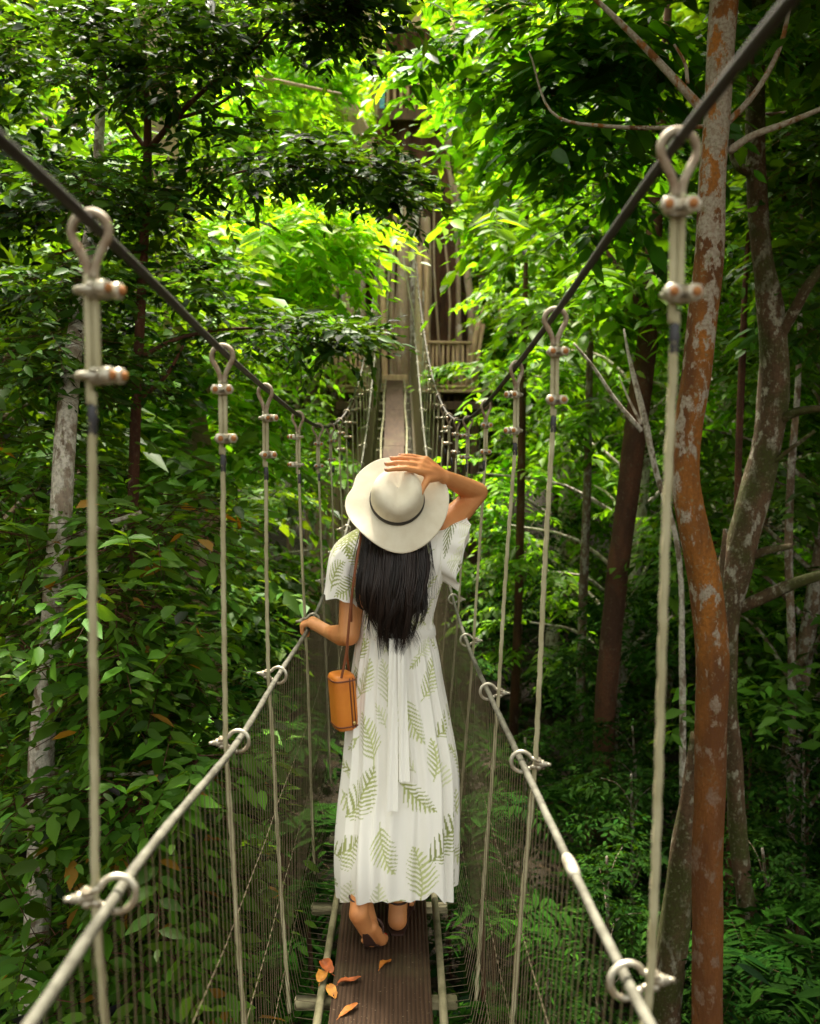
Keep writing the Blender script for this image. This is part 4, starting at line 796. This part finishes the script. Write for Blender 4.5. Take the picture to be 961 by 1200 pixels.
# ---- dress: skirt and bodice as one loft, print carried as a vertex colour in cloth coordinates
SCX = lambda px, Y=3.5: P(px, 600, Y)[0]
zz_k = [.10, .26, .42, .55, .70, .82, .92, 1.00, 1.03, 1.10, 1.20, 1.29, 1.35, 1.385, 1.40]
xl_k = [398, 396, 399, 403, 406, 409, 413, 417, 418, 419, 421, 422, 432, 447, 458]
xr_k = [539.5, 541, 541, 540, 531, 523, 517, 511, 510, 514, 521, 527, 527, 500, 488]
cy_k = [3.43, 3.445, 3.465, 3.49, 3.52, 3.53, 3.53, 3.52, 3.52, 3.51, 3.505, 3.50, 3.50, 3.50, 3.495]
ry_k = [.275, .262, .24, .215, .185, .16, .14, .115, .112, .115, .12, .11, .08, .062, .058]
fl, fr, fy, fry = [curve1(zz_k, v) for v in ([SCX(v) for v in xl_k], [SCX(v) for v in xr_k], cy_k, ry_k)]
NT, NZ = 560, 420
th = np.linspace(0, 2*math.pi, NT, endpoint=False)      # th = -pi/2 faces the camera
zs = np.concatenate((np.linspace(0, 1, NZ),))
g = np.random.RandomState(23)
ang = lambda t, c: (t-c+math.pi) % (2*math.pi)-math.pi
hem = .145-.045*np.sin(th)+.012*np.sin(th*3+1.0)+.006*np.sin(th*5+.3)+.035*np.exp(-(ang(th, -1.12)/.10)**2)+.02*np.exp(-(ang(th, -.30)/.25)**2)
folds = [(g.uniform(0, 6.28), g.uniform(.05, .13), g.uniform(.5, 1.1)) for _ in range(46)]
folds += [(-1.57+d, w_, a_) for d, w_, a_ in ((-.62, .09, 1.3), (-.36, .07, 1.2), (-.1, .08, 1.3), (.12, .06, 1.0), (.33, .09, 1.5), (.62, .07, 1.2), (.86, .06, .9), (-.9, .08, 1.1))]
A = np.zeros((NZ, NT, 3)); Z = hem[None]+(1.40-hem[None])*zs[:, None]
fold_amp = np.clip((.98-Z)/.85, 0, 1)**.75
prof = np.zeros_like(Z)
for c, w_, a_ in folds:
    d = ang(th[None]+.05*np.sin(Z*4+c*7)*fold_amp, c)
    prof += a_*np.exp(-(d/(w_*(.6+.7*fold_amp)))**2)
prof -= prof.mean(axis=1, keepdims=True)
gath = np.sin(th[None]*38+3*np.sin(th[None]*5))*np.exp(-((Z-1.0)/.07)**2)*.0022
ax, bx = (fr(Z)-fl(Z))/2, (fr(Z)+fl(Z))/2
off = np.clip(prof, -1.5, 1.8)*(.0175*fold_amp+.002)+gath
hz_ = .006*np.sin(Z*23+th[None]*3)*np.clip((Z-1.02)/.2, 0, 1)*np.clip((1.33-Z)/.1, 0, 1)
off = off+hz_
sup = np.sign(np.cos(th))*np.abs(np.cos(th))**.86
A[..., 0] = bx+(ax-.006)*sup[None]+off*np.cos(th)[None]
supy = np.sign(np.sin(th))*np.abs(np.sin(th))**.8
A[..., 1] = fy(Z)+(fry(Z))*supy[None]+off*np.sin(th)[None]+.0*Z
A[..., 2] = Z
A[..., 1] -= .065*np.exp(-((A[..., 0]+.128)/.085)**2)*np.exp(-((Z-.26)/.16)**2)*(np.sin(th) < 0)[None]
# print
def frond_field(u, v, fronds):
    """cloth coords in metres -> cover of printed leaves and its colour"""
    col = np.broadcast_to(WHITE, u.shape+(3,)).copy()
    for (cu, cv, a, L, tone, bend) in fronds:
        du, dv = u-cu, v-cv
        m = (np.abs(du) < L*.75) & (np.abs(dv) < L*.75)
        if not m.any(): continue
        x, y = du[m], dv[m]; s = x*math.cos(a)+y*math.sin(a)+L/2; t = -x*math.sin(a)+y*math.cos(a); s_ = s/L
        t = t-bend*(s_-.5)**2*L
        W = L*.27*np.clip(np.sin(np.clip(s_, 0, 1)**.8*math.pi), 0, 1)**.75
        inside = (s_ > 0) & (s_ < 1.02)
        period = .0155+.02*(L-.1)*.25; ph = (s-np.abs(t)*.95)/period+(t > 0)*.45
        fr_ = np.abs((ph % 1)-.5)*2; thick = .54*(1-np.abs(t)/np.maximum(W, 1e-4))**.45+.05
        leaf = inside & (np.abs(t) < W) & (fr_ < np.nan_to_num(thick)) & (s-np.abs(t)*.95 > -.01)
        stem = (s_ > -.12) & (s_ < 1) & (np.abs(t) < .0016)
        k = leaf | stem; c = np.array(tone)
        sub = col[m]; w = np.zeros(len(x)); w[k] = .92; tn = np.where((t > 0)[:, None], c[None], c[None]*1.18+.03)
        sub = sub*(1-w[:, None])+tn*w[:, None]; col[m] = sub
    return col
TONES = [(.21, .25, .04), (.29, .33, .075), (.40, .44, .16), (.55, .57, .36), (.17, .20, .04), (.36, .38, .13), (.62, .63, .46)]
fronds = []
def front(px, py, adeg, L, tone, bend=.3):     # a frond on the side we see
    z = P(px, py, 3.34)[2]; x = P(px, py, 3.34)[0]; a_ = float((fr(z)-fl(z))/2); b_ = float((fr(z)+fl(z))/2); s_ = np.clip((x-b_)/a_, -.97, .97)
    t = -math.pi/2+math.asin(s_*.98); fronds.append(((t+math.pi/2)*.19, z, R(adeg), L*.9, TONES[tone], bend))
for f_ in ((522, 968, 50, .21, 0), (480, 848, -68, .17, 2), (434, 862, 110, .17, 2), (428, 925, 60, .21, 1), (408, 985, 40, .19, 1), (487, 928, -40, .14, 1), (507, 885, 88, .13, 2), (522, 855, 45, .13, 1), (452, 980, -70, .16, 2), (490, 1000, 100, .18, 2),
           (478, 1045, -35, .14, 1), (446, 1030, 80, .14, 3), (533, 1035, 75, .15, 4), (505, 800, 60, .17, 2), (455, 800, 100, .16, 3), (430, 800, 70, .15, 2), (425, 765, 60, .13, 1), (500, 765, 30, .12, 3), (413, 1030, 80, .13, 3), (519, 905, 95, .11, 3), (448, 838, 120, .09, 3), (425, 750, 100, .1, 2)): front(*f_)
for _ in range(260):
    c_ = (g.uniform(-.29, .29), g.uniform(.15, 1.35), g.uniform(0, 6.28), g.uniform(.06, .12), TONES[g.choice((1, 2, 2, 3))], g.uniform(-.5, .5))
    if all(math.hypot(c_[0]-f_[0], c_[1]-f_[1]) > .40*(c_[3]+f_[3]) for f_ in fronds): fronds.append(c_)
for _ in range(46):
    t = g.uniform(math.pi/2, 3*math.pi/2+.0)+math.pi/2; fronds.append((ang(np.array(t), 0)*.19 if False else (g.choice((-1, 1))*g.uniform(.30, .60)), g.uniform(.1, 1.35), g.uniform(0, 6.28), g.uniform(.11, .2), TONES[g.randint(0, 6)], g.uniform(-.5, .5)))
U = (ang(th, -math.pi/2)*.19)[None]*np.ones((NZ, 1))
COLD = frond_field(U, Z, fronds)
def cloth_obj(name, A, col, parent, wrap_v=True, thick=.0015):
    q = MB(); q.grid(A, wrap_v=wrap_v); me = q.mesh(name, M['dress'])
    at = me.attributes.new('print', 'FLOAT_COLOR', 'POINT'); at.data.foreach_set('color', np.concatenate((col.reshape(-1, 3), np.ones((A.shape[0]*A.shape[1], 1))), 1).ravel().astype(np.float32))
    return link(name, me, parent)
dress = cloth_obj('dress', A, COLD, woman)
# sleeves: wide flared capes
def sleeve(c0, u0, v0, c1, u1, v1, seed, mid=None, amp=.010, n=90, m=220):
    gg = np.random.RandomState(seed); t = np.linspace(0, 2*math.pi, m, endpoint=False); s = np.linspace(0, 1, n)[:, None]
    ce = spline([c0, c0*.5+c1*.5+(V3(0, 0, 0) if mid is None else mid), c1], n)
    Uv = u0*(1-s)+u1*s; Vv = v0*(1-s)+v1*s
    f_ = sum(gg.uniform(.3, 1)*np.cos(k_*t+gg.uniform(0, 6.28)) for k_ in (4, 5, 7, 9))
    r = 1+(f_[None]*.042+.02*np.sin(t*13)[None])*s**1.2
    B = ce[:, None]+Uv[:, None]*(np.cos(t)[None]*r)[..., None]+Vv[:, None]*(np.sin(t)[None]*r)[..., None]
    axd = nrm(c1-c0); B = B+axd[None, None]*((.008*np.sin(t*3+seed)+.004*np.sin(t*7))[None]*s**2)[..., None]
    return B, t
lc1 = P(404, 702, 3.49)
BL, t = sleeve(V3(-.085, 3.505, 1.305), V3(-.028, 0, .072), V3(0, .08, 0), lc1, V3(-.070, 0, .018), V3(.0, .085, 0), 3, mid=V3(-.036, 0, .045))
uu = (t-math.pi)[None]*.075*np.ones((90, 1)); vv = np.linspace(.26, 0, 90)[:, None]*np.ones((1, len(t)))
fs = [(.0+g.uniform(-.24, .24), g.uniform(.02, .24), g.uniform(0, 6.28), g.uniform(.1, .15), TONES[g.randint(0, 4)], g.uniform(-.4, .4)) for _ in range(16)]
slL = cloth_obj('sleeve', BL, frond_field(uu, vv, fs), dress)
rc1 = P(543, 648, 3.52)
BR, t = sleeve(V3(.085, 3.50, 1.285), V3(.02, 0, .085), V3(0, .085, 0), rc1, V3(.022, .01, .128), V3(.01, .10, 0), 4, mid=V3(.008, 0, .012))
fs = [(.0+g.uniform(-.28, .28), g.uniform(.02, .24), g.uniform(0, 6.28), g.uniform(.09, .14), TONES[3+g.randint(0, 2) if _ % 2 else 6], g.uniform(-.4, .4)) for _ in range(14)]
slR = cloth_obj('sleeve', BR, frond_field(uu, vv, fs), dress)
# waist sash tied at the back, ends hanging
def cloth_strip(path, w, n=60, k=7, curl=.004, seed=0):
    p = spline(path, n); s = np.linspace(-1, 1, k); gg = np.random.RandomState(seed); ph = gg.uniform(0, 6.28)
    wv = np.linspace(w[0], w[1], n)[:, None]*s[None]
    return np.stack([p[:, 0:1]+wv, p[:, 1:2]-curl*(1-s[None]**2)+.004*np.sin(s[None]*4+ph+np.linspace(0, 5, n)[:, None]), p[:, 2:3]+0*wv], 2)
def surf_y(x, z): 
    a_ = float((fr(z)-fl(z))/2); b_ = float((fr(z)+fl(z))/2); s_ = np.clip((x-b_)/a_, -.99, .99); return float(fy(z))-float(fry(z))*math.sqrt(1-s_*s_)-.030
for x0, x1, zb, w0, sd in ((P(461, 740, 3.4)[0], P(460, 930, 3.34)[0], P(460, 935, 3.33)[2], .014, 1), (P(470, 740, 3.4)[0], P(474, 900, 3.34)[0], P(470, 905, 3.33)[2], .013, 2)):
    zs_ = np.linspace(1.005, zb, 8); pth = [(x0+(x1-x0)*t_, surf_y(x0+(x1-x0)*t_, z)-.004-.004*sd, z) for t_, z in zip(np.linspace(0, 1, 8), zs_)]
    S = cloth_strip(pth, (w0, w0*1.35), seed=sd); cloth_obj('waist_tie', S, np.broadcast_to(WHITE*.98, S.shape), dress, wrap_v=False)
tt = np.linspace(0, 2*math.pi, 160, endpoint=False); S = []
for dz, o_ in ((-.018, .002), (-.012, .006), (0, .007), (.012, .006), (.018, .002)):
    z = 1.003+dz; a_, b_ = float((fr(z)-fl(z))/2), float((fr(z)+fl(z))/2)
    S.append(np.stack([b_+(a_-.004+o_*.7)*np.sign(np.cos(tt))*np.abs(np.cos(tt))**.86, fy(z)+(fry(z)+.001+o_*.7)*np.sin(tt), z+.003*np.sin(tt*5)], 1))
S = np.array(S); cloth_obj('waistband', S, np.broadcast_to(WHITE*.97, S.shape), dress)
# ---- hat
q = MB(); T = np.linspace(0, 2*math.pi, 97)[:-1]; rows = []
for r in np.linspace(0, 1, 22):
    rr = .080+(.172-.080)*r; wob = r**1.6
    z = wob*(-.012+.020*np.sin(T*2+.6)+.010*np.sin(T*3+2.0)+.005*np.sin(T*5)) - .004*np.sin(r*3.14)
    rad = rr*(1+wob*(.015*np.sin(T*3+.5)+.045*np.exp(-(ang(T, R(118))/.42)**2)+.03*np.exp(-(ang(T, R(105))/.3)**2)-.075*np.exp(-(ang(T, R(158))/.22)**2)+.02*np.exp(-(ang(T, R(190))/.3)**2)-.02*np.exp(-(ang(T, R(45))/.3)**2)))
    rows.append(np.stack([rad*np.cos(T), rad*np.sin(T), z], 1))
top = np.array(rows); bot = top[::-1]+V3(0, 0, -.0035)
loop = np.concatenate((top, bot))
def tohat(A): return HC+A[..., 0:1]*hx+A[..., 1:2]*hy+A[..., 2:3]*hz
q.grid(tohat(loop), wrap_u=True, wrap_v=True)
# crown (thin outer shell with a slight pinch)
prof = [(.083, -.002), (.086, .004), (.0865, .02), (.086, .04), (.0845, .058), (.081, .076), (.074, .092), (.062, .103), (.044, .108), (.022, .1085), (.0006, .108)]
pr = spline([(a_, b_, 0) for a_, b_ in prof], 34)
rows = [np.stack([(r*1.0)*np.cos(T)*(1+.02*np.cos(2*T)), r*np.sin(T)*(1.03), z-.016*np.exp(-((r*np.cos(T))/.03)**2)*np.clip((z-.07)/.04, 0, 1)-.004*np.exp(-((T-1.6)/.5)**2)*z/.1+0*T], 1) for r, z, _ in pr]
q.grid(tohat(np.array(rows)), wrap_v=True)
hat = wp(q, 'sun_hat', M['straw'])
q = MB(); bp_ = [(.0868, .001), (.0898, .003), (.0904, .010), (.0898, .018), (.0868, .020)]
q.grid(tohat(np.array([np.stack([r*np.cos(T)*(1+.02*np.cos(2*T)), r*np.sin(T)*1.03, z+.0*T], 1) for r, z in bp_])), wrap_v=True)
q.build('hat_band', M['band'], hat)
# ---- hair: a mass of tapering locks from under the brim to the waist
q = MB(); g = np.random.RandomState(31)
locks = []
for i in range(64):
    u = -1+2*(i+.5)/64+g.normal(0, .02); edge = abs(u); zb = .945+.13*edge**2+g.normal(0, .022)+(.05 if i % 3 == 0 else 0)
    locks.append((u, zb, g.normal(0, .014), g.uniform(0, 6.28), g.uniform(4.5, 8.5), g.uniform(.014, .034), g.rand()))
for i in range(1150):
    u0, zb, ex, ph, fq, am, lay0 = locks[i % 64]
    u = np.clip(u0+g.normal(0, .03), -1.02, 1.02); lay = np.clip(lay0+g.normal(0, .2), 0, 1.1); ar = math.sqrt(max(0, 1-u*u))
    x0 = -.012+.110*u; mx = -.012+.112*u+g.normal(0, .004); xe = -.010+.110*u0*.60+ex+g.normal(0, .005); z_ = zb+abs(g.normal(0, .022))
    n = 16; t_ = np.linspace(0, 1, n)
    path = spline([(x0*.85, 3.45-.02*ar, 1.385), (mx*.95, 3.412-.035*ar-.012*lay, 1.30), (mx*.98, 3.385-.028*ar-.026*lay, 1.20), ((mx+xe)/2, 3.375-.02*ar-.026*lay, 1.10), (xe, 3.378-.02*lay, z_)], n)
    path[:, 0] += am*np.sin(t_*fq+ph)*t_**1.2; path[:, 1] += .7*am*np.cos(t_*fq+ph)*t_
    q.tube(path, g.uniform(.0011, .0030)*np.clip(1.02-t_**2.5, .08, 1), 5, mat=int(locks[i % 64][6] > .7), cap=False)
for i in range(70):                                       # flyaways
    u = g.uniform(-1.05, 1.05); x0 = -.013+.128*u; t_ = np.linspace(0, 1, 12); xe = x0*.8+g.normal(0, .03); zb = 1.02+.16*g.rand()+.05*abs(u)
    path = spline([(x0*.85, 3.40, 1.38), (x0*1.05, 3.37, 1.25), ((x0+xe)/2*1.05, 3.355, 1.14), (xe, 3.36, zb)], 12); path[:, 0] += .006*np.sin(t_*8+i)*t_
    q.tube(path, .0009*np.clip(1.05-t_, .2, 1), 4, cap=False)
Bk = []
for z, w_, d in ((1.37, .10, .03), (1.34, .110, .03), (1.28, .112, .035), (1.20, .106, .03), (1.14, .09, .02), (1.09, .07, .012), (1.05, .05, .006)):
    Bk.append([(-.013*(1 if z > 1.1 else 1)+w_*math.cos(a_), 3.415-(1.37-z)*.09+d*math.sin(a_), z) for a_ in np.linspace(0, 2*math.pi, 24, endpoint=False)])
q.grid(np.array(Bk), wrap_v=True)
wp(q, 'hair', [M['hair'], M['hair_brown']])
# ---- shoulder bag hanging at her left side
bc = P(402, 820, 3.42)
bag = empty('shoulder_bag', tuple(bc), 'small upright orange leather bag hanging from a thin brown strap at the hip', 'bag')
q = MB(); n = 48; T = np.linspace(0, 2*math.pi, n, endpoint=False)
def sq(a_, e): return np.sign(np.cos(a_))*np.abs(np.cos(a_))**e, np.sign(np.sin(a_))*np.abs(np.sin(a_))**e
rows = []
for z, s in ((-.092, .75), (-.0965, .0), (-.0965, .80), (-.093, .90), (-.084, .985), (-.074, 1.0), (-.03, 1.0), (.03, 1.0), (.070, 1.0), (.080, .985), (.089, .91), (.093, .76), (.0945, 0.)):
    cx_, cy_ = sq(T, .55); rows.append(np.stack([.040*s*cx_, .056*s*cy_, z+0*T], 1))
q.grid(np.array(rows[1:]), wrap_v=True)
Rz = Matrix.Rotation(R(20), 4, 'Z') @ Matrix.Rotation(R(-4), 4, 'Y')
q.xform(Matrix.Translation(bc) @ Rz); reparent_keep(q.build('body', M['bag']), bag)
q = MB()
for z in (-.080, .076): cx_, cy_ = sq(np.append(T, T[:1]), .55); q.tube(np.stack([.0405*cx_, .0565*cy_, z+0*cx_], 1), .0028, 6, cap=False)
for x in (.012,): 
    zz = np.linspace(-.085, .085, 10); q.tube(np.stack([x+0*zz, -.0568+0*zz, zz], 1), .0026, 6); q.tube(np.stack([x+.011+0*zz, -.0564+0*zz, zz], 1), .002, 6)
q.xform(Matrix.Translation(bc) @ Rz); reparent_keep(q.build('piping', M['bag_dark']), bag)
q = MB(); q.lathe([(.001, -.003), (.006, -.002), (.006, .002), (.001, .003)], 12, 0, (.017, -.0595, -.068), Matrix.Rotation(R(90), 3, 'X')); q.xform(Matrix.Translation(bc) @ Rz); reparent_keep(q.build('clasp', M['brass']), bag)
q = MB()
def ribbon(pts, w, th_=.0016):
    p = spline(pts, 50); t_ = nrm(np.gradient(p, axis=0)); sd = nrm(np.cross(t_, V3(0, 1, 0))); nn = np.cross(sd, t_)
    q.grid(np.stack([p+sd*w+nn*th_, p-sd*w+nn*th_, p-sd*w-nn*th_, p+sd*w-nn*th_], 1), wrap_v=True)
ribbon([bc+V3(-.002, -.055, .088), P(405, 770, 3.37), P(410, 720, 3.365), P(416, 670, 3.36), P(421, 640, 3.375), V3(-.118, 3.42, 1.375), V3(-.110, 3.50, 1.405), V3(-.105, 3.57, 1.37)], .0042)
ribbon([bc+V3(.018, .05, .088), P(407, 765, 3.44), P(411, 735, 3.42), V3(-.155, 3.40, 1.12), V3(-.145, 3.60, 1.2), V3(-.105, 3.572, 1.37)], .0040)
reparent_keep(q.build('strap', M['strap']), bag)
# ---- fallen leaves on the boards
def dry_leaf(seed, L, W):
    q = MB(); gg = np.random.RandomState(seed); s = np.linspace(0, 1, 11); rows = []
    for t_ in s:
        w = W*.5*math.sin(math.pi*min(1, t_*.92+.04))**.7*(1+gg.uniform(-.12, .12)); cu = .35*math.sin(t_*5+seed)
        rows.append([(x*w, (t_-.5)*L, .004+.10*L*math.sin(t_*math.pi*1.3+seed)**2*.6+abs(x)**1.6*w*(.55+cu)+.002*gg.rand()) for x in (-1, -.5, 0, .5, 1)])
    A = np.array(rows); q.grid(A); q.tube([(0, -L*.5, .005), (.004, -L*.72, .004)], .0012, 5, cap=False); me = q.mesh('fallen_leaf', M['dry%d' % (seed % 3)]); return me
for i, (c1, c2) in enumerate((((.55, .20, .025), (.38, .12, .02)), ((.50, .13, .03), (.30, .08, .02)), ((.62, .28, .04), (.42, .17, .03)))): M['dry%d' % i] = mat('dead_leaf_%s' % 'abc'[i], c1, .6, 0, .3, two_tone(c1, c2, 40, .4, .6))
for i, (px, py, rz, L, W, lab, zo) in enumerate(((452, 1129, -40, .056, .024, 'small golden leaf lying alone near the middle of the board', 0), (410, 1149, -72, .075, .028, 'curled orange leaf at the left edge of the board, topmost of three', 0), (389, 1160, 20, .075, .03, 'brown orange leaf caught beside the left edge pole', -.004), (409, 1183, -45, .075, .026, 'forked looking orange leaf nearest the camera on the board', 0), (383, 1133, 30, .07, .04, 'crumpled brown leaf stuck in the net left of the board', .0), (379, 1143, -20, .06, .04, 'dull brown leaf tucked under the crumpled one by the net', -.004))):
    c = G(px, py, .004); o = link('fallen_leaf', dry_leaf(i, L, W)); o.location = (c[0], c[1], float(floor_z(c[1]))+zo); o.rotation_euler = (R(6), R(-5), R(rz)); tag(o, lab, 'leaf', 'dead leaves on the walkway')
# ------------------------------------------------------------------ light, sky, render
SUN_EL, SUN_AZ = 66, 350          # azimuth clockwise from +Y
w = bpy.data.worlds.new('World'); scn.world = w; w.use_nodes = True; nt = w.node_tree
sky = nt.nodes.new('ShaderNodeTexSky'); sky.sky_type = 'NISHITA'; sky.sun_disc = False
sky.sun_elevation = R(SUN_EL); sky.sun_rotation = R(SUN_AZ); sky.air_density = 1.0; sky.dust_density = 4.0; sky.ozone_density = .5
hs = nt.nodes.new('ShaderNodeHueSaturation'); hs.inputs['Saturation'].default_value = .35
wm = N(nt, 'ShaderNodeVectorMath', operation='MULTIPLY'); wm.inputs[1].default_value = (1.06, 1.0, .84)
nt.links.new(sky.outputs[0], hs.inputs['Color']); nt.links.new(hs.outputs[0], wm.inputs[0]); nt.links.new(wm.outputs[0], nt.nodes['Background'].inputs['Color'])
nt.nodes['Background'].inputs['Strength'].default_value = .13
sd = bpy.data.lights.new('sun', 'SUN'); sd.energy = 4.3; sd.angle = R(7); sd.color = (1, .93, .80)
so = bpy.data.objects.new('sun', sd); C.objects.link(so)
a, e = R(SUN_AZ), R(SUN_EL); dirv = Vector((math.sin(a)*math.cos(e), math.cos(a)*math.cos(e), math.sin(e)))
so.rotation_euler = dirv.to_track_quat('Z', 'Y').to_euler(); so.location = dirv*40
scn.render.engine = 'CYCLES'
cy = scn.cycles; cy.max_bounces = 6; cy.diffuse_bounces = 4; cy.glossy_bounces = 2; cy.transmission_bounces = 4; cy.transparent_max_bounces = 4
cy.caustics_reflective = False; cy.caustics_refractive = False; cy.sample_clamp_indirect = 4
cy.use_denoising = True; cy.use_adaptive_sampling = True; cy.adaptive_threshold = .02
try: cy.denoiser = 'OPENIMAGEDENOISE'
except Exception: pass
vs = scn.view_settings; scn.display_settings.display_device = 'sRGB'; vs.view_transform = 'Standard'; vs.look = 'None'; vs.exposure = 2.15; vs.gamma = 1.0; vs.use_curve_mapping = False
